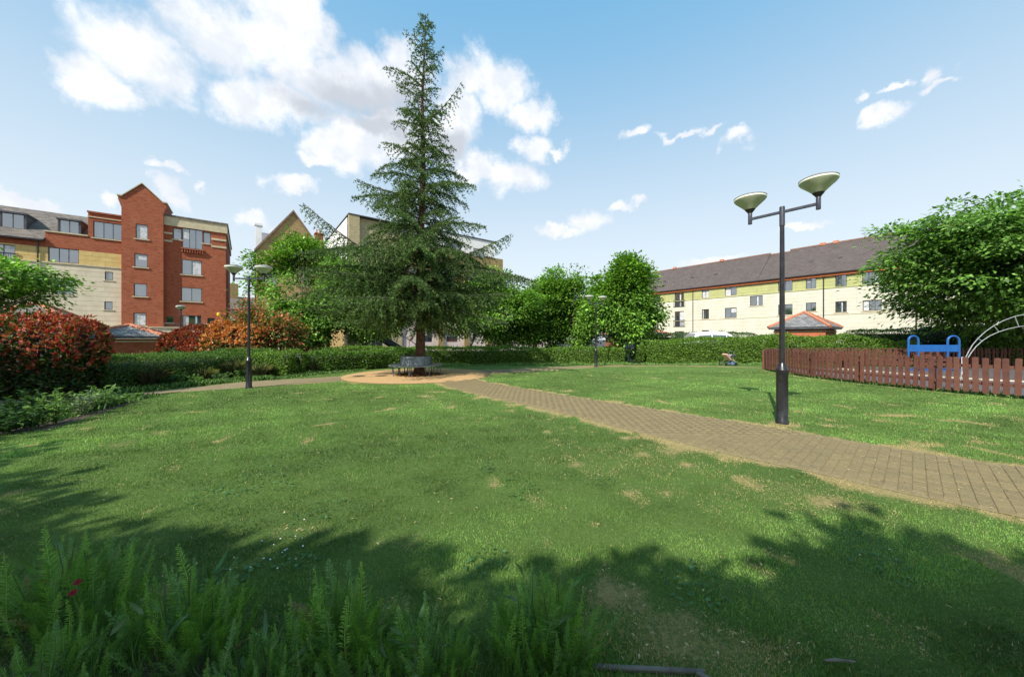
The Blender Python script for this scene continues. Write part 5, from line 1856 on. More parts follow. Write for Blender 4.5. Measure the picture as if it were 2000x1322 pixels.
# ------------------------------------------------------------------ turf blades, daisies, litter
def build_blades():
    r = np.random.default_rng(77)
    N = 760000
    z = np.exp(r.uniform(np.log(1.15), np.log(17.0), N))
    x = r.uniform(-1.75, 1.75, N) * (z + 0.3)
    P = np.stack([x, z], axis=1)
    ok = ~(inside(PATH_MAIN, P) & (dist_poly(PATH_MAIN, P) > 0.035)) & ~inside(PATH_LEFT, P) & ~inside(PATH_RIGHT, P) & (np.linalg.norm(P - DISC_C, axis=1) > DISC_R) & ~inside(bed, P)
    ok &= (x < 12.2 + 0.4 * np.clip(12 - z, 0, 3)) & (x > -11.5)
    P = P[ok]
    n = len(P)
    z = P[:, 1]
    dry = dryness(P)
    sc = np.maximum(1.0, z / 3.4)
    clump = SN(78, 14, 0.6, 5.0, 2)(P)
    L = r.uniform(0.011, 0.027, n) * (1 + 0.28 * np.clip(clump, -1, 2)) * (1 - 0.45 * dry) * np.minimum(sc, 1.6)
    W = r.uniform(0.0018, 0.0034, n) * sc
    az_ = r.uniform(0, 2 * PI, n)
    tilt = np.abs(r.normal(0.55, 0.35, n))
    D = np.stack([np.cos(az_) * np.sin(tilt), np.sin(az_) * np.sin(tilt), np.cos(tilt)], axis=1)
    a2 = r.uniform(0, 2 * PI, n)
    S = np.stack([np.cos(a2), np.sin(a2), 0 * a2], axis=1) * W[:, None]
    B = np.stack([P[:, 0], P[:, 1], np.full(n, -0.002)], axis=1)
    V = np.stack([B - S, B + S, B + D * L[:, None]], axis=1).reshape(-1, 3)
    col = pick_cols(r, n, [(0.13, 0.24, 0.05), (0.165, 0.28, 0.058), (0.095, 0.19, 0.045), (0.22, 0.31, 0.09)], (4, 4, 2, 2))
    big = bign(P)[:, None]
    col = col * (1 + 0.28 * np.clip(big, -1.6, 1.6)) * (1 + 0.2 * SN(79, 12, 0.5, 3.0, 2)(P)[:, None])
    straw = np.array([0.52, 0.42, 0.2])
    pd = r.uniform(size=n) < np.clip(dry * 1.1, 0.025, 0.95)
    col = np.where(pd[:, None], straw * r.uniform(0.6, 1.2, (n, 1)), col)
    o = add('grass', np_mesh('grass', V, np.arange(n * 3).reshape(n, 3), M['blade'], np.repeat(col, 3, axis=0)))
    tag(o, 'short green turf blades of the lawn', kind='stuff')
    # daisies in drifts
    dn = SN(90, 10, 0.3, 1.5, 2)
    m = 1500
    z = np.exp(r.uniform(np.log(2.2), np.log(15.0), m))
    P = np.stack([r.uniform(-1.5, 1.5, m) * z, z], axis=1)
    P = P[(dn(P) > 1.8) & ~inside(PATH_MAIN, P) & ~inside(PATH_LEFT, P) & (np.linalg.norm(P - DISC_C, axis=1) > DISC_R) & (P[:, 0] < 12)]
    V, F = [], []
    for (x, y) in P:
        b = len(V)
        rr = r.uniform(0.005, 0.008)
        hz = r.uniform(0.025, 0.045)
        for k in range(6):
            a = k * PI / 3
            V.append((x + rr * math.cos(a), y + rr * math.sin(a), hz + 0.003 * math.sin(a * 2 + x)))
        F.append(tuple(range(b, b + 6)))
    if F:
        o = add('daisies', np_mesh('daisies', np.array(V), np.array(F), M['daisy']))
        tag(o, 'tiny white daisies scattered in the lawn', kind='stuff')
    m = 15000
    z = np.exp(r.uniform(np.log(1.6), np.log(9.0), m))
    P = np.stack([r.uniform(-1.6, 1.6, m) * z, z], axis=1)
    cn = SN(95, 12, 0.3, 1.6, 2)
    P = P[(cn(P) > 1.2) & ~inside(PATH_MAIN, P) & ~inside(bed, P) & (P[:, 0] < 11.5) & (P[:, 0] > -10) & (dryness(P) < 0.3)]
    m = len(P)
    a = r.uniform(0, 2 * PI, m)
    D = np.stack([np.cos(a), np.sin(a), r.uniform(-0.1, 0.5, m)], axis=1)
    L = r.uniform(0.015, 0.04, m)
    o = add('clover', leaf_mesh('clover', np.concatenate([P, r.uniform(0.01, 0.03, (m, 1))], axis=1), D, np.array([0, 0, 1.0]) + r.normal(size=(m, 3)) * 0.3, L, L * 0.75,
            pick_cols(r, m, [(0.07, 0.17, 0.05), (0.1, 0.21, 0.07), (0.055, 0.13, 0.04)], (1, 1, 1)), M['blade'], ovate=True))
    tag(o, 'patches of clover and broad leaved weeds in the turf', kind='stuff')
    # dry litter on lawn, path and circle
    m = 9000
    z = np.exp(r.uniform(np.log(1.7), np.log(14.0), m))
    P = np.stack([r.uniform(-1.3, 1.5, m) * z, z], axis=1)
    keep = inside(PATH_MAIN, P) | (r.uniform(size=m) < np.clip(dryness(P) * 1.0, 0.02, 1))
    P = P[keep]
    m = len(P)
    Pz = np.concatenate([P, np.where(inside(PATH_MAIN, P), 0.016, 0.03)[:, None]], axis=1)
    a = r.uniform(0, 2 * PI, m)
    D = np.stack([np.cos(a), np.sin(a), r.normal(0, 0.15, m)], axis=1)
    N = np.array([0, 0, 1.0]) + r.normal(size=(m, 3)) * 0.25
    col = pick_cols(r, m, [(0.55, 0.43, 0.22), (0.45, 0.34, 0.16), (0.36, 0.24, 0.1)], (4, 2, 1))
    L = r.uniform(0.01, 0.035, m)
    o = add('leaf_litter', leaf_mesh('leaf_litter', Pz, D, N, L, L * 0.4, col, M['blade']))
    tag(o, 'dry straw coloured litter on lawn and path', kind='stuff')


build_blades()


# ------------------------------------------------------------------ foreground ferny plants
def frond_mesh(seed, L, W, curve, pairs, cols):
    r = np.random.default_rng(seed)
    V, F, C = [], [], []

    def spine(s):
        return np.array([curve * L * s * s, 0.012 * math.sin(5 * s + seed), L * s * (1 - 0.25 * abs(curve) * s)])

    c0 = np.array(cols[seed % len(cols)])
    # rachis
    k = 6
    for i in range(k):
        p, q = spine(i / k), spine((i + 1) / k)
        w0, w1 = 0.0028 * (1 - i / k) + 0.0006, 0.0028 * (1 - (i + 1) / k) + 0.0006
        b = len(V)
        V += [p + [0, -w0, 0], p + [0, w0, 0], q + [0, w1, 0], q + [0, -w1, 0]]
        F.append((b, b + 1, b + 2, b + 3))
        C += [c0 * 1.3] * 4
    for j in range(pairs):
        s = 0.12 + 0.87 * (j + 0.5) / pairs
        p = spine(s)
        tdir = spine(min(s + 0.03, 1.0)) - spine(s - 0.03)
        tdir /= np.linalg.norm(tdir)
        env = (math.sin(PI * min(1, s * 0.92 + 0.08)) ** 0.7) * (1 - 0.35 * s)
        l = W * env + 0.006
        for sg in (-1, 1):
            d = np.array([0, sg, 0]) * 0.86 + tdir * 0.55 + r.normal(0, 0.1, 3) + np.array([r.normal(0, 0.42), 0, 0])
            d /= np.linalg.norm(d)
            ll = l * r.uniform(0.85, 1.1)
            ww = L / pairs * 0.62
            nrm = np.cross(tdir, [0, sg, 0])
            tip = p + d * ll - nrm * ll * 0.12 * sg
            m1 = p + d * ll * 0.4 + tdir * ww * 0.55
            m2 = p + d * ll * 0.45 - tdir * ww * 0.5
            b = len(V)
            V += [p, m2, tip, m1]
            F.append((b, b + 1, b + 2, b + 3))
            cc_ = c0 * r.uniform(0.85, 1.2)
            C += [cc_ * 0.9, cc_, cc_ * 1.15, cc_]
    return np_mesh('frond', np.array(V), np.array(F), M['leaf'], np.array(C))


FC = [(0.14, 0.3, 0.04), (0.17, 0.34, 0.05), (0.12, 0.26, 0.045), (0.16, 0.3, 0.1), (0.21, 0.38, 0.08)]
DEAD = [frond_mesh(40 + k, 0.3, 0.04, 0.5, 20, [(0.3, 0.2, 0.08), (0.24, 0.16, 0.07)]) for k in range(2)]
FRONDS = [frond_mesh(k, 0.3 + 0.035 * (k % 5), 0.036 + 0.008 * (k % 4), (0.02, 0.06, 0.12, 0.2, 0.04, 0.1, 0.28, 0.0)[k % 8] * (-1 if k % 5 == 4 else 1), 34, FC) for k in range(14)]
M['flower_head'] = M['petal']


def ferny_plant(label, loc, n, spread, height, seed, lean=(0, 0)):
    r = random.Random(seed)
    t = thing('ferny_plant', label, 'plant', (loc[0], loc[1], 0), 0, 'ferny leaved plants along the near edge of the lawn')
    for k in range(n):
        o = add('frond', DEAD[k % 2] if r.random() < 0.05 else FRONDS[r.randrange(len(FRONDS))], t)
        a = r.uniform(0, 2 * PI)
        d = spread * math.sqrt(r.random())
        stem = max(0.0, r.gauss(0.07, 0.07)) * (1 - d / spread * 0.6)
        s = height / 0.42 * r.uniform(0.55, 1.12) * (1 - 0.45 * (d / spread) ** 1.5)
        o.location = (d * math.cos(a) * 1.1, d * math.sin(a) * 0.75, stem * 0.6 - 0.01)
        out = a + r.gauss(0, 0.5)
        o.rotation_euler = (r.gauss(0, 0.1) + lean[1], r.gauss(0.03, 0.1) + 0.22 * d / spread, out)
        o.scale = (s, s * r.uniform(0.85, 1.15), s)
    sb = MB()
    for k in range(10):
        a = r.uniform(0, 2 * PI)
        d = spread * 0.6 * r.random()
        p = Vector((d * math.cos(a), d * math.sin(a) * 0.7, 0))
        h = height * r.uniform(0.6, 0.95)
        sb.tube([p, p * 1.1 + Vector((0, 0, h * 0.5)), p * 1.25 + Vector((r.gauss(0, .02), r.gauss(0, .02), h))], [0.004, 0.0032, 0.0018], 5)
    sb.build('stem', M['stalk'], t)
    rl = np.random.default_rng(seed + 7)
    m = 24
    a = rl.uniform(0, 2 * PI, m)
    d = spread * 0.8 * np.sqrt(rl.uniform(0, 1, m))
    P = np.stack([d * np.cos(a), 0.7 * d * np.sin(a), rl.uniform(0.02, height * 0.75, m)], axis=1)
    D = np.stack([np.cos(a), np.sin(a), rl.uniform(0.4, 2.2, m)], axis=1) + rl.normal(0, 0.3, (m, 3))
    add('leaves', leaf_mesh('leaves', P, D, rl.normal(size=(m, 3)) + np.array([0, 0, 0.6]), rl.uniform(0.05, 0.14, m), rl.uniform(0.012, 0.028, m),
        pick_cols(rl, m, [(0.14, 0.22, 0.1), (0.1, 0.22, 0.05), (0.13, 0.23, 0.07)], (1, 2, 2)), M['leaf'], fold=0.4, ovate=True), t)
    return t


P1 = ferny_plant('ferny plant with two crimson flowers at the far left of the foreground', (-2.5, 1.95), 170, 0.34, 0.5, 801)
ferny_plant('ferny clump between the crimson flowered one and the middle clumps', (-1.66, 1.8), 140, 0.27, 0.43, 802)
ferny_plant('tallest ferny clump left of centre in the foreground', (-0.83, 1.72), 150, 0.25, 0.45, 803)
ferny_plant('low ferny clump at the foot of the tallest one', (-1.12, 1.55), 120, 0.26, 0.27, 807)
ferny_plant('shorter ferny clump at the middle of the foreground', (-0.4, 1.6), 110, 0.2, 0.34, 804)
ferny_plant('rightmost ferny clump in the foreground beside the board edging', (0.17, 1.74), 160, 0.24, 0.43, 805)
ferny_plant('low ferny clump at the bottom left corner of the foreground', (-2.05, 1.5), 120, 0.32, 0.28, 806)
ferny_plant('ferny clump at the extreme left edge of the foreground', (-3.1, 1.9), 110, 0.3, 0.4, 808)
# crimson flower heads on the left plant
for (px, py, zz, y) in ((152, 1137, 0.0, 1.78), (143, 1158, 0.0, 1.76)):
    z = EYE - (py - 661) / FPX * y
    x = (px - 1000) / FPX * y
    fl = MB()
    r = random.Random(px)
    for ring, (rr, nn_, up_) in enumerate(((0.018, 9, 0.3), (0.014, 7, 0.7), (0.008, 5, 1.2))):
        for k in range(nn_):
            a = 2 * PI * k / nn_ + ring * 0.3
            d = Vector((math.cos(a), math.sin(a), up_)).normalized()
            s = Vector((-math.sin(a), math.cos(a), 0)) * rr * 0.38
            c = Vector((0, 0, 0.004 * ring))
            fl.quad(c, c + d * rr * 0.7 + s, c + d * rr, c + d * rr * 0.7 - s)
    o = fl.build('flower', M['petal'], P1)
    o.location = (x - P1.location.x, y - P1.location.y, z)
    o.rotation_euler = (0.5, 0.2, 0)
    MB().tube([Vector((x + 0.02 - P1.location.x, y + 0.03 - P1.location.y, 0)), Vector((x + 0.01 - P1.location.x, y + 0.012 - P1.location.y, z * 0.6)), Vector((x - P1.location.x, y - P1.location.y, z))], [0.003, 0.0026, 0.002], 5).build('flower_stalk', M['stalk'], P1)
weeds('foreground_grass', 'long loose grass between the ferny foreground plants', [(-3.6, 1.9), (-2.4, 1.75), (-1.4, 1.62), (-0.6, 1.5), (0.4, 1.5)], 2600, 0.2, 811, [(0.07, 0.16, 0.03), (0.1, 0.2, 0.04), (0.05, 0.11, 0.022)], 0.0028)
# soil of the near bed
flat_poly('near_bed', np.array([(-6, 0.2), (-6, 1.9), (-3.2, 1.98), (-2.0, 1.8), (-1.0, 1.7), (0.2, 1.6), (0.55, 1.45), (0.5, 0.2)]), 0.004, M['soil'], 'dark soil of the planted bed nearest the viewer')
# weathered edging boards
eb = thing('edging_board', 'weathered grey timber edging lying beside the rightmost ferny clump', 'edging', (0.66, 1.675, 0), R(-3))
MB().box(-0.26, 0.26, -0.012, 0.012, 0, 0.02).build('board', M['plank'], eb, bevel=0.004)
b2 = MB().box(-0.1, 0.1, -0.012, 0.012, 0, 0.019).build('board', M['plank'], eb, bevel=0.004)
b2.location = (0.3, -0.06, 0)
b2.rotation_euler = (0, 0, R(-35))
sk = MB().tube([(1.52, 1.695, 0.035), (1.58, 1.69, 0.042), (1.66, 1.685, 0.038)], [0.005, 0.007, 0.004], 6).build('stick', M['plank'])
tag(sk, 'short pale stick lying on the shaded lawn', 'stick')


# ------------------------------------------------------------------ lamp posts
def lamp_post(label, loc, rz, s):
    t = thing('lamp_post', label, 'street lamp', (loc[0], loc[1], 0), rz, 'twin headed lamp posts in the garden')
    t.scale = (s, s, s)
    b = MB().lathe([(0.105, -0.02), (0.105, 0.06), (0.093, 0.08), (0.093, 0.98), (0.098, 0.99), (0.098, 1.02), (0.09, 1.03), (0.05, 1.14)], 24)
    base = b.build('base_column', M['black'], t, smooth=True)
    dr = MB().box(-0.04, 0.04, -0.0965, -0.088, 0.25, 0.75)
    dr.build('access_door', M['black'], base, bevel=0.003)
    MB().lathe([(0.046, 1.1), (0.042, 2.4), (0.036, 3.74)], 16).build('pole', M['black'], t, smooth=True)
    MB().lathe([(0.044, 3.72), (0.044, 4.06), (0.04, 4.08)], 16).build('sleeve', M['lamp_grey'], t, smooth=True)
    MB().box(-0.5, 0.5, -0.022, 0.022, 3.955, 4.005).build('arm', M['lamp_grey'], t, bevel=0.006)
    for sx in (-0.52, 0.52):
        h = MB().lathe([(0.034, 3.88), (0.036, 3.885), (0.036, 4.09), (0.033, 4.1)], 14, (sx, 0, 0)).build('lamp_head', M['lamp_grey'], t, smooth=True)
        MB().lathe([(0.034, 4.095), (0.05, 4.12), (0.088, 4.17)], 18, (sx, 0, 0)).build('collar', M['black'], h, smooth=True)
        MB().lathe([(0.085, 4.172), (0.115, 4.205), (0.17, 4.26), (0.25, 4.335), (0.268, 4.36)], 28, (sx, 0, 0)).build('bowl', M['bowl'], h, smooth=True)
        MB().lathe([(0.268, 4.362), (0.276, 4.37), (0.276, 4.395), (0.27, 4.4)], 28, (sx, 0, 0)).build('rim', M['rim'], h, smooth=True)
        MB().lathe([(0.278, 4.402), (0.28, 4.412), (0.24, 4.435), (0.13, 4.465), (0.02, 4.475), (0.014, 4.5), (0.001, 4.505)], 28, (sx, 0, 0)).build('hood', M['hood'], h, smooth=True)
    return t


lp = lamp_post('tall black twin lamp post standing beside the paved path at right', (5.09, 6.56), R(-51), 1.0)
for (lab, px, Z, rz, s) in (('black twin lamp post beside the narrow path at left', 486, 11.2, R(4), 0.885), ('black twin lamp post in front of the far hedge by the large round tree', 1164, 19.6, R(25), 0.9),
                            ('lamp post rising behind the dark red photinia bush', 353, 21.0, R(-46), 0.8)):
    c = copy_tree(lp)
    c.location = ((px - 1000) / FPX * Z, Z, 0)
    c.rotation_euler = (0, 0, rz)
    c.scale = (s, s, s)
    c['label'] = lab


# ------------------------------------------------------------------ round bench
def ring(mb, r0, r1, z0, z1, a0, a1, n):
    for i in range(n):
        p, q = a0 + (a1 - a0) * i / n, a0 + (a1 - a0) * (i + 1) / n
        c = lambda rr, a, z: (rr * math.cos(a), rr * math.sin(a), z)
        mb.quad(c(r0, p, z1), c(r1, p, z1), c(r1, q, z1), c(r0, q, z1))
        mb.quad(c(r0, p, z0), c(r0, q, z0), c(r1, q, z0), c(r1, p, z0))
        mb.quad(c(r1, p, z0), c(r1, q, z0), c(r1, q, z1), c(r1, p, z1))
        mb.quad(c(r0, p, z0), c(r0, p, z1), c(r0, q, z1), c(r0, q, z0))
    for a in (a0, a1):
        mb.quad((r0 * math.cos(a), r0 * math.sin(a), z0), (r1 * math.cos(a), r1 * math.sin(a), z0), (r1 * math.cos(a), r1 * math.sin(a), z1), (r0 * math.cos(a), r0 * math.sin(a), z1))


bench = thing('tree_bench', 'round grey steel bench encircling the conifer trunk', 'bench', (DISC_C[0] - 0.12, DISC_C[1], 0.012))
NS = 8
for k in range(NS):
    a0, a1 = 2 * PI * k / NS + 0.012, 2 * PI * (k + 1) / NS - 0.012
    mb = MB()
    ring(mb, 0.72, 1.14, 0.43, 0.452, a0, a1, 5)
    ring(mb, 1.142, 1.165, 0.40, 0.452, a0, a1, 5)
    mb.build('seat', M['steel'], bench)
    mb = MB()
    rr = [(0.7, 0.46), (0.66, 0.82)]
    for i in range(5):
        p, q = a0 + (a1 - a0) * i / 5, a0 + (a1 - a0) * (i + 1) / 5
        (ra, za), (rb, zb) = rr
        P_ = lambda r_, a, z: Vector((r_ * math.cos(a), r_ * math.sin(a), z))
        mb.quad(P_(ra, p, za), P_(ra, q, za), P_(rb, q, zb), P_(rb, p, zb))
        mb.quad(P_(ra - 0.02, p, za), P_(rb - 0.02, p, zb), P_(rb - 0.02, q, zb), P_(ra - 0.02, q, za))
        mb.quad(P_(rb, p, zb), P_(rb, q, zb), P_(rb - 0.02, q, zb), P_(rb - 0.02, p, zb))
    mb.build('backrest', M['steel'], bench)
    a = a0 - 0.012
    mb = MB()
    for rr_ in (0.78, 1.06):
        mb.tube([(rr_ * math.cos(a), rr_ * math.sin(a), 0), (rr_ * math.cos(a), rr_ * math.sin(a), 0.428)], 0.022, 8)
    mb.tube([(0.7 * math.cos(a), 0.7 * math.sin(a), 0.405), (1.1 * math.cos(a), 1.1 * math.sin(a), 0.405)], 0.018, 6)
    mb.build('leg', M['steel_dark'], bench, smooth=True)
# mulch of fallen leaves round the trunk
r_ = np.random.default_rng(55)
m_ = 900
aa_ = r_.uniform(0, 2 * PI, m_)
rr_ = 1.0 * np.sqrt(r_.uniform(0.04, 1, m_))
Pm = np.stack([DISC_C[0] + rr_ * np.cos(aa_), DISC_C[1] + rr_ * np.sin(aa_), 0.02 + 0.06 * (1 - rr_) * r_.uniform(0, 1, m_)], axis=1)
tag(add('fallen_leaves', leaf_mesh('fallen_leaves', Pm, r_.normal(size=(m_, 3)) * np.array([1, 1, 0.3]), np.array([0, 0, 1.0]) + r_.normal(size=(m_, 3)) * 0.5, r_.uniform(0.05, 0.1, m_), 0.05,
    pick_cols(r_, m_, [(0.2, 0.09, 0.03), (0.28, 0.13, 0.05), (0.12, 0.06, 0.025)], (1, 1, 1)), M['blade'])), 'brown fallen leaves heaped under the round bench', kind='stuff')


# ------------------------------------------------------------------ picket fences and playground
def resample(pts, step):
    A = np.array(pts, dtype=float)
    # Catmull-Rom smoothing
    Q = []
    for i in range(len(A) - 1):
        p0, p1, p2, p3 = A[max(i - 1, 0)], A[i], A[i + 1], A[min(i + 2, len(A) - 1)]
        for k in range(12):
            t = k / 12
            Q.append(0.5 * ((2 * p1) + (-p0 + p2) * t + (2 * p0 - 5 * p1 + 4 * p2 - p3) * t * t + (-p0 + 3 * p1 - 3 * p2 + p3) * t ** 3))
    Q.append(A[-1])
    Q = np.array(Q)
    cs = np.concatenate([[0], np.cumsum(np.linalg.norm(np.diff(Q, axis=0), axis=1))])
    n = int(cs[-1] / step)
    u = np.arange(n + 1) * step
    out = np.stack([np.interp(u, cs, Q[:, 0]), np.interp(u, cs, Q[:, 1])], axis=1)
    d = np.stack([np.interp(u + 0.02, cs, Q[:, 0]) - np.interp(u - 0.02, cs, Q[:, 0]), np.interp(u + 0.02, cs, Q[:, 1]) - np.interp(u - 0.02, cs, Q[:, 1])], axis=1)
    return out, norm(d), cs[-1]


def picket_mesh(h):
    mb = MB()
    w = 0.055
    pts = [(-w, -0.011, 0.0), (w, -0.011, 0.0)]
    for k in range(7):
        a = PI * k / 6
        pts.append((w * math.cos(a), -0.011, h - 0.02 + 0.022 * math.sin(a)))
    mb.prism(pts, (0, 0.022, 0))
    return mb.mesh('picket', M['fence'], bevel=0.002)


PM = picket_mesh(0.98)


def picket_fence(label, pts, step, post_every, side, seed):
    r = random.Random(seed)
    P, D, L = resample(pts, step)
    t = thing('picket_fence', label, 'fence', (P[0][0], P[0][1], 0))
    o0 = P[0]
    for i, (p, d) in enumerate(zip(P, D)):
        nrm = np.array([-d[1], d[0]]) * side
        q = p - o0 + nrm * 0.045
        o = add('picket', PM, t)
        o.location = (q[0], q[1], 0.085 + r.gauss(0, 0.008))
        o.rotation_euler = (r.gauss(0, 0.015), r.gauss(0, 0.018), math.atan2(d[1], d[0]) + r.gauss(0, 0.04))
    for z0 in (0.3, 0.78):
        pr = [Vector((p[0] - o0[0], p[1] - o0[1], z0)) for p in P]
        mb = MB()
        for a, b, da, db in zip(pr, pr[1:], D, D[1:]):
            na, nb = Vector((-da[1], da[0], 0)) * 0.022, Vector((-db[1], db[0], 0)) * 0.022
            up_ = Vector((0, 0, 0.085))
            mb.quad(a - na, b - nb, b - nb + up_, a - na + up_).quad(a + na, a + na + up_, b + nb + up_, b + nb)
            mb.quad(a - na + up_, b - nb + up_, b + nb + up_, a + na + up_).quad(a - na, a + na, b + nb, b - nb)
        mb.build('rail', M['fence'], t)
    pm = MB().box(-0.05, 0.05, -0.05, 0.05, -0.05, 1.0).mesh('post', M['fence'], bevel=0.006)
    for i in range(0, len(P), post_every):
        nrm = np.array([-D[i][1], D[i][0]]) * side
        q = P[i] - o0 - nrm * 0.085
        o = add('post', pm, t)
        o.location = (q[0], q[1], 0)
        o.rotation_euler = (0, 0, math.atan2(D[i][1], D[i][0]))
    return t


picket_fence('brown picket fence curving along the near side of the playground', FENCE_NEAR, 0.17, 11, -1, 1)
picket_fence('brown picket fence along the far side of the playground under the tree', [(13.1, 18.0), (13.8, 18.9), (15.2, 19.5), (18.0, 19.8), (22, 19.75), (27, 19.5), (33, 18.6)], 0.19, 10, -1, 2)
play = np.array([(13.6, 17.2), (12.95, 15.2), (12.9, 13.6), (13.1, 12.3), (13.5, 11.0), (14.0, 9.8), (14.7, 8.5), (16.2, 6.6), (33, 8), (33, 18.2), (27, 19.1), (22, 19.3), (18, 19.3), (15, 18.9)])
flat_poly('play_surface', play, 0.006, M['rubber'], 'dark rubber surface of the fenced playground')
ed = MB()
edge = resample([(17.1, 18.2), (17.35, 16.6), (17.45, 15.3), (17.7, 14.2), (18.5, 13.0), (19.8, 11.9), (22.5, 10.8)], 0.3)
for a, b in zip(edge[0], edge[0][1:]):
    d = norm(b - a)
    nn_ = np.array([-d[1], d[0]]) * 0.09
    ed.prism([(a[0] - nn_[0], a[1] - nn_[1], 0.0), (b[0] - nn_[0], b[1] - nn_[1], 0.0), (b[0] + nn_[0], b[1] + nn_[1], 0.0), (a[0] + nn_[0], a[1] + nn_[1], 0.0)], (0, 0, 0.05))
tag(ed.build('play_edging', M['kerb_cream']), kind='structure', label='cream edging strip round the play surface')

# blue rocker: panel between two hoop handles on a post
Zb = 13.4
rk = thing('rocker', 'blue rocking seat with two hoop handles standing in the playground', 'playground rocker', ((1824 - 1000) / FPX * Zb, Zb, 0), R(-6))
pz = lambda py: EYE - (py - 661) / FPX * Zb
for (xa, xb) in ((-0.88, -0.54), (0.47, 0.86)):
    hp = []
    rad = (xb - xa) / 2
    zt = pz(656) - rad
    hp.append((xa, 0, pz(700)))
    hp.append((xa, 0, zt))
    for k in range(1, 8):
        a = PI - PI * k / 8
        hp.append(((xa + xb) / 2 + rad * math.cos(a), 0, zt + rad * math.sin(a)))
    hp.append((xb, 0, zt))
    hp.append((xb, 0, pz(700)))
    MB().tube(hp, 0.035, 10).build('handle', M['blue'], rk, smooth=True)
MB().box(-0.845, 0.825, -0.028, 0.028, pz(687), pz(673.5)).build('panel', M['blue'], rk, bevel=0.008)
MB().box(-0.6, -0.4, -0.2, 0.2, 0.42, 0.46).box(0.4, 0.6, -0.2, 0.2, 0.42, 0.46).build('seat', M['blue'], rk, bevel=0.01)
MB().box(-0.9, 0.9, -0.03, 0.03, 0.36, 0.42).build('beam', M['blue'], rk)
MB().box(-0.06, 0.06, -0.06, 0.06, 0.006, 0.359).build('post', M['steel_dark'], rk)
sp = MB().lathe([(0.04, 0), (0.04, 0.77)], 10)
p1 = sp.mesh('marker_post', M['white_paint'], smooth=True)
for (px, Zp, lab) in ((1824, 13.1, 'white marker post in front of the blue rocker'), (1880, 15.6, 'white marker post to the right of the blue rocker')):
    o = add('marker_post', p1)
    o.location = ((px - 1000) / FPX * Zp, Zp, 0.0)
    tag(o, lab, 'post', 'white marker posts in the playground')

# climbing arch: two parallel bent tubes with rungs
Za = 11.6
ca = thing('climbing_arch', 'pale steel ladder arch rising above the fence at the right edge', 'climbing frame', ((1890 - 1000) / FPX * Za, Za, 0))
sc_ = Za / FPX
outer = [(1884, 702), (1891, 688), (1899, 674), (1910, 661), (1924, 648), (1941, 636), (1960, 626), (1982, 618), (2010, 612), (2045, 611), (2085, 618), (2120, 632), (2150, 655), (2168, 685), (2176, 720)]
inner = [(1888, 703), (1896, 690), (1906, 677), (1918, 666), (1933, 656), (1951, 648), (1970, 642), (1990, 638), (2015, 635), (2045, 635), (2082, 641), (2112, 652), (2138, 670), (2156, 695), (2164, 722)]
tp_ = lambda q, y: Vector(((q[0] - 1890) * sc_, y, EYE - (q[1] - 661) * sc_))
for pts in (outer, inner):
    for y in (0.0,):
        P_ = [tp_(q, y) for q in pts]
        P_ = [Vector((P_[0].x - 0.16, y, 0.0)), Vector((P_[0].x - 0.1, y, 0.5))] + P_
        P_[-1] = Vector((P_[-1].x + 0.04, y, 0.0))
        MB().tube(P_, 0.012, 8).build('rail', M['galv_pale'], ca, smooth=True)
for k in range(3, 14, 2):
    for y in (0.0,):
        MB().tube([tp_(outer[k], y), tp_(inner[k], y)], 0.01, 6).build('strut', M['galv_pale'], ca, smooth=True)

# wooden bench in the playground
def wood_bench(label, x, y, rz):
    t = thing('wooden_bench', label, 'bench', (x, y, 0), rz, 'brown benches inside the playground')
    for k in range(3):
        MB().box(-0.75, 0.75, -0.2 + 0.14 * k, -0.08 + 0.14 * k, 0.42, 0.455).build('seat_slat', M['fence'], t, bevel=0.004)
    for k in range(3):
        MB().box(-0.75, 0.75, 0.235, 0.265, 0.52 + 0.13 * k, 0.63 + 0.13 * k).build('back_slat', M['fence'], t, bevel=0.004)
    for sx in (-0.6, 0.6):
        MB().box(sx - 0.04, sx + 0.04, -0.18, -0.1, 0.0, 0.419).box(sx - 0.04, sx + 0.04, 0.15, 0.23, 0.0, 0.9).box(sx - 0.03, sx + 0.03, -0.18, 0.2, 0.36, 0.418).build('leg', M['fence'], t)


wood_bench('brown wooden bench at the back of the playground left of the rocker', 17.3, 18.6, R(4))
wood_bench('brown wooden bench at the back of the playground behind the arch', 22.4, 18.4, R(-3))


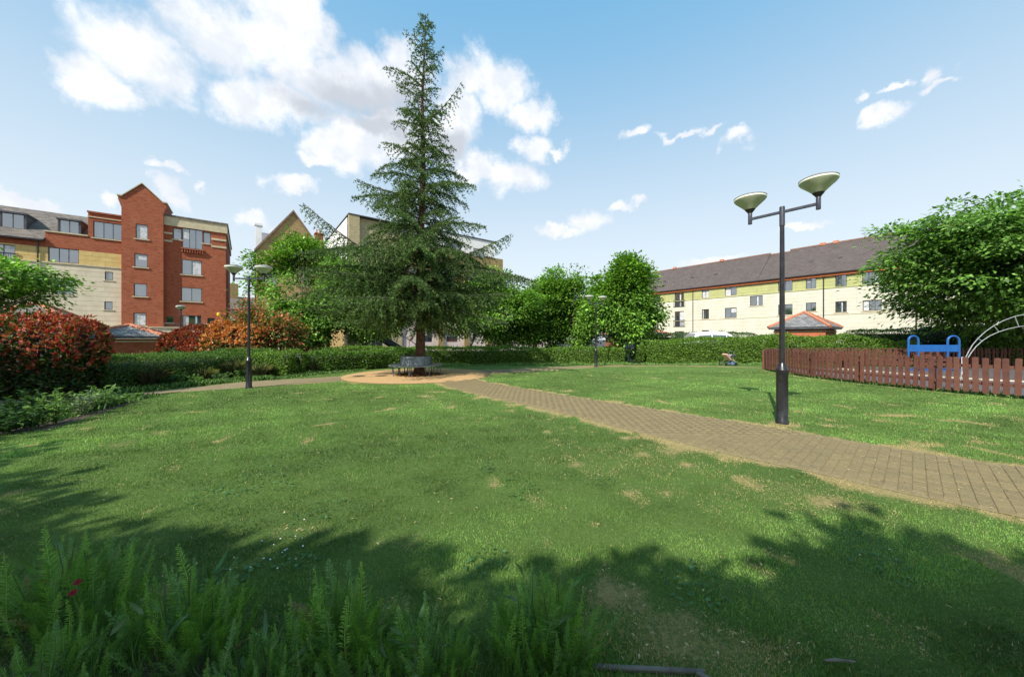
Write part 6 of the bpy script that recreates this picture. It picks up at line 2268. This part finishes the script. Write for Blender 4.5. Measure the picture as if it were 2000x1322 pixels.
# ------------------------------------------------------------------ vehicles
def vehicle(name, label, cat, loc, rz, L, W, stations, paint, belt_win=True):
    """stations: (x, z_bottom, z_belt, z_top, half_top) along the length; body lofted through rounded sections"""
    t = thing(name, label, cat, loc, rz)
    V, F = [], []
    hw = W / 2
    secs = []
    for (x, zb, zl, zt, ht) in stations:
        prof = [(-hw * 0.92, zb), (-hw, zb + 0.15), (-hw, zl - 0.08), (-hw * 0.97, zl), (-ht, max(zt - 0.06, zl + 0.002)), (-ht * 0.85, max(zt, zl + 0.004)),
                (ht * 0.85, max(zt, zl + 0.004)), (ht, max(zt - 0.06, zl + 0.002)), (hw * 0.97, zl), (hw, zl - 0.08), (hw, zb + 0.15), (hw * 0.92, zb)]
        b = len(V)
        V += [(x, y, z) for (y, z) in prof]
        secs.append(b)
    n = 12
    for a, b in zip(secs, secs[1:]):
        for k in range(n):
            j = (k + 1) % n
            F.append((a + k, a + j, b + j, b + k))
    F.append(tuple(secs[0] + k for k in range(n)))
    F.append(tuple(secs[-1] + k for k in range(n - 1, -1, -1)))
    mb = MB()
    mb.v, mb.f = V, F
    mb.build('body', paint, t, smooth=True, angle=35)
    # side glass
    for sy in (-1, 1):
        for a, b in zip(stations, stations[1:]):
            if a[3] - a[2] > 0.35 and b[3] - b[2] > 0.35:
                p = []
                for (st_, fx) in ((a, 0.04), (b, -0.04)):
                    x = st_[0] + fx
                    f0, f1 = 0.12, 0.8
                    p.append((x, sy * (hw * 0.97 + (st_[4] - hw * 0.97) * f0 + 0.012), st_[2] + (st_[3] - 0.06 - st_[2]) * f0))
                    p.append((x, sy * (hw * 0.97 + (st_[4] - hw * 0.97) * f1 + 0.012), st_[2] + (st_[3] - 0.06 - st_[2]) * f1))
                MB().quad(p[0], p[1], p[3], p[2]).build('side_window', M['glass'], t)
    # windscreen and rear glass
    for a, b in ((0, 1), (len(stations) - 1, len(stations) - 2)):
        A_, B_ = None, None
        idxs = range(len(stations)) if a == 0 else range(len(stations) - 1, -1, -1)
        prev = None
        for i_ in idxs:
            s_ = stations[i_]
            if prev is not None and s_[3] - s_[2] > 0.3 and prev[3] - prev[2] < 0.2:
                A_, B_ = prev, s_
                break
            prev = s_
        if A_:
            sg = -1 if a == 0 else 1
            q0, q1 = 0.15, 0.9
            pts = []
            for q in (q0, q1):
                x = A_[0] + (B_[0] - A_[0]) * q + sg * 0.03
                z = A_[3] + (B_[3] - A_[3]) * q + 0.03
                y = (hw * 0.82) + (B_[4] * 0.85 - hw * 0.82) * q
                pts += [(x, -y, z), (x, y, z)]
            MB().quad(pts[0], pts[1], pts[3], pts[2]).build('windscreen', M['glass'], t)
    wx = [stations[0][0] + L * 0.18, stations[-1][0] - L * 0.18]
    for x in wx:
        for sy in (-1, 1):
            w = MB().lathe([(0.2, -0.1), (0.31, -0.1), (0.33, -0.06), (0.33, 0.06), (0.31, 0.1), (0.2, 0.1)], 20).build('wheel', M['tyre'], t, smooth=True)
            w.location = (x, sy * (hw - 0.06), 0.33)
            w.rotation_euler = (R(90), 0, 0)
            MB().lathe([(0.02, -0.11), (0.19, -0.112), (0.205, -0.1), (0.205, 0.1), (0.19, 0.112), (0.02, 0.11)], 14).build('rim', M['steel'], w, smooth=True)
    for sy in (-1, 1):
        MB().box(stations[0][0] - 0.015, stations[0][0] + 0.05, sy * hw * 0.78 - 0.12, sy * hw * 0.78 + 0.12, stations[0][2] - 0.2, stations[0][2] - 0.06).build('headlight', M['white_paint'], t, bevel=0.01)
    return t


VAN = [(-2.4, 0.35, 1.0, 1.02, 0.8), (-1.95, 0.25, 1.15, 1.17, 0.82), (-1.2, 0.25, 1.25, 2.3, 0.78), (0.2, 0.25, 1.28, 2.42, 0.8), (1.9, 0.25, 1.28, 2.4, 0.8), (2.35, 0.25, 1.25, 2.28, 0.78), (2.45, 0.3, 1.2, 1.25, 0.8)]
vehicle('parked_van', 'black van parked behind the far fence under the large tree', 'van', (28.6, 22.9, 0), R(-50), 4.9, 2.0, VAN, M['car_black'])
MPV = [(-2.1, 0.32, 0.85, 0.9, 0.7), (-1.7, 0.22, 1.0, 1.06, 0.75), (-0.95, 0.2, 1.12, 1.3, 0.72), (-0.35, 0.2, 1.14, 2.0, 0.66), (0.6, 0.2, 1.14, 2.1, 0.68), (1.6, 0.2, 1.14, 2.06, 0.68), (2.05, 0.22, 1.12, 1.84, 0.64), (2.2, 0.3, 0.95, 1.0, 0.7)]
vehicle('parked_car', 'white car whose roof shows above the tall right hedge', 'car', (13.3, 24.9, 0), R(-2), 4.3, 1.8, MPV, M['car_white'])
SAL = [(-2.1, 0.32, 0.8, 0.84, 0.7), (-1.7, 0.22, 0.9, 0.95, 0.72), (-0.7, 0.2, 0.96, 1.0, 0.7), (-0.05, 0.2, 0.98, 1.46, 0.6), (0.9, 0.2, 0.98, 1.5, 0.6), (1.5, 0.2, 0.98, 1.3, 0.6), (2.0, 0.22, 0.95, 1.0, 0.68), (2.15, 0.3, 0.8, 0.85, 0.66)]
vehicle('parked_car', 'dark blue car glimpsed beside the brick garage between the hedges', 'car', (11.0, 27.5, 0), R(38), 4.3, 1.75, SAL, M['car_blue'])

# ------------------------------------------------------------------ pushchair by the hedge
Zc = 20.6
pc = thing('pushchair', 'small pushchair with pink seat and blue bag left by the tall hedge', 'pushchair', ((1423 - 1000) / FPX * Zc, Zc, 0), R(10))
fr = MB()
for y in (-0.2, 0.2):
    fr.tube([(-0.36, y, 0.1), (0.02, y, 0.42), (0.25, y, 0.72), (0.2, y, 0.82)], 0.014, 6)
    fr.tube([(0.3, y, 0.1), (0.02, y, 0.42), (-0.22, y, 0.62)], 0.014, 6)
fr.tube([(0.2, -0.2, 0.82), (0.2, 0.2, 0.82)], 0.016, 6)
fr.tube([(-0.36, -0.2, 0.1), (-0.36, 0.2, 0.1)], 0.012, 6)
fr.build('frame', M['steel_dark'], pc, smooth=True)
MB().prism([(-0.3, -0.19, 0.66), (-0.02, -0.19, 0.34), (0.04, -0.19, 0.38), (-0.24, -0.19, 0.71)], (0, 0.38, 0)).build('backrest', M['pink'], pc, bevel=0.015)
MB().prism([(-0.02, -0.19, 0.33), (0.26, -0.19, 0.26), (0.27, -0.19, 0.31), (0.0, -0.19, 0.38)], (0, 0.38, 0)).build('seat', M['pink'], pc, bevel=0.015)
hd = MB()
for k in range(6):
    a, b = R(20 + 24 * k), R(20 + 24 * (k + 1))
    for (y0, y1) in ((-0.21, 0.21),):
        hd.quad((0.14 + 0.24 * math.cos(a), y0, 0.4 + 0.26 * math.sin(a)), (0.14 + 0.24 * math.cos(b), y0, 0.4 + 0.26 * math.sin(b)), (0.14 + 0.24 * math.cos(b), y1, 0.4 + 0.26 * math.sin(b)), (0.14 + 0.24 * math.cos(a), y1, 0.4 + 0.26 * math.sin(a)))
hd.build('hood', M['grey_cloth'], pc)
MB().box(0.1, 0.36, -0.17, 0.17, 0.03, 0.24).build('bag', M['blue_cloth'], pc, bevel=0.03)
for (x, y) in ((-0.36, -0.22), (-0.36, 0.22), (0.3, -0.22), (0.3, 0.22)):
    w = MB().lathe([(0.03, -0.018), (0.09, -0.018), (0.1, 0), (0.09, 0.018), (0.03, 0.018)], 14).build('wheel', M['tyre'], pc, smooth=True)
    w.location = (x, y, 0.1)
    w.rotation_euler = (R(90), 0, 0)

tris = sum(max(1, len(m.loops) - 2 * len(m.polygons)) for m in bpy.data.meshes)
print('faces', tris, 'objects', len(scene.objects))
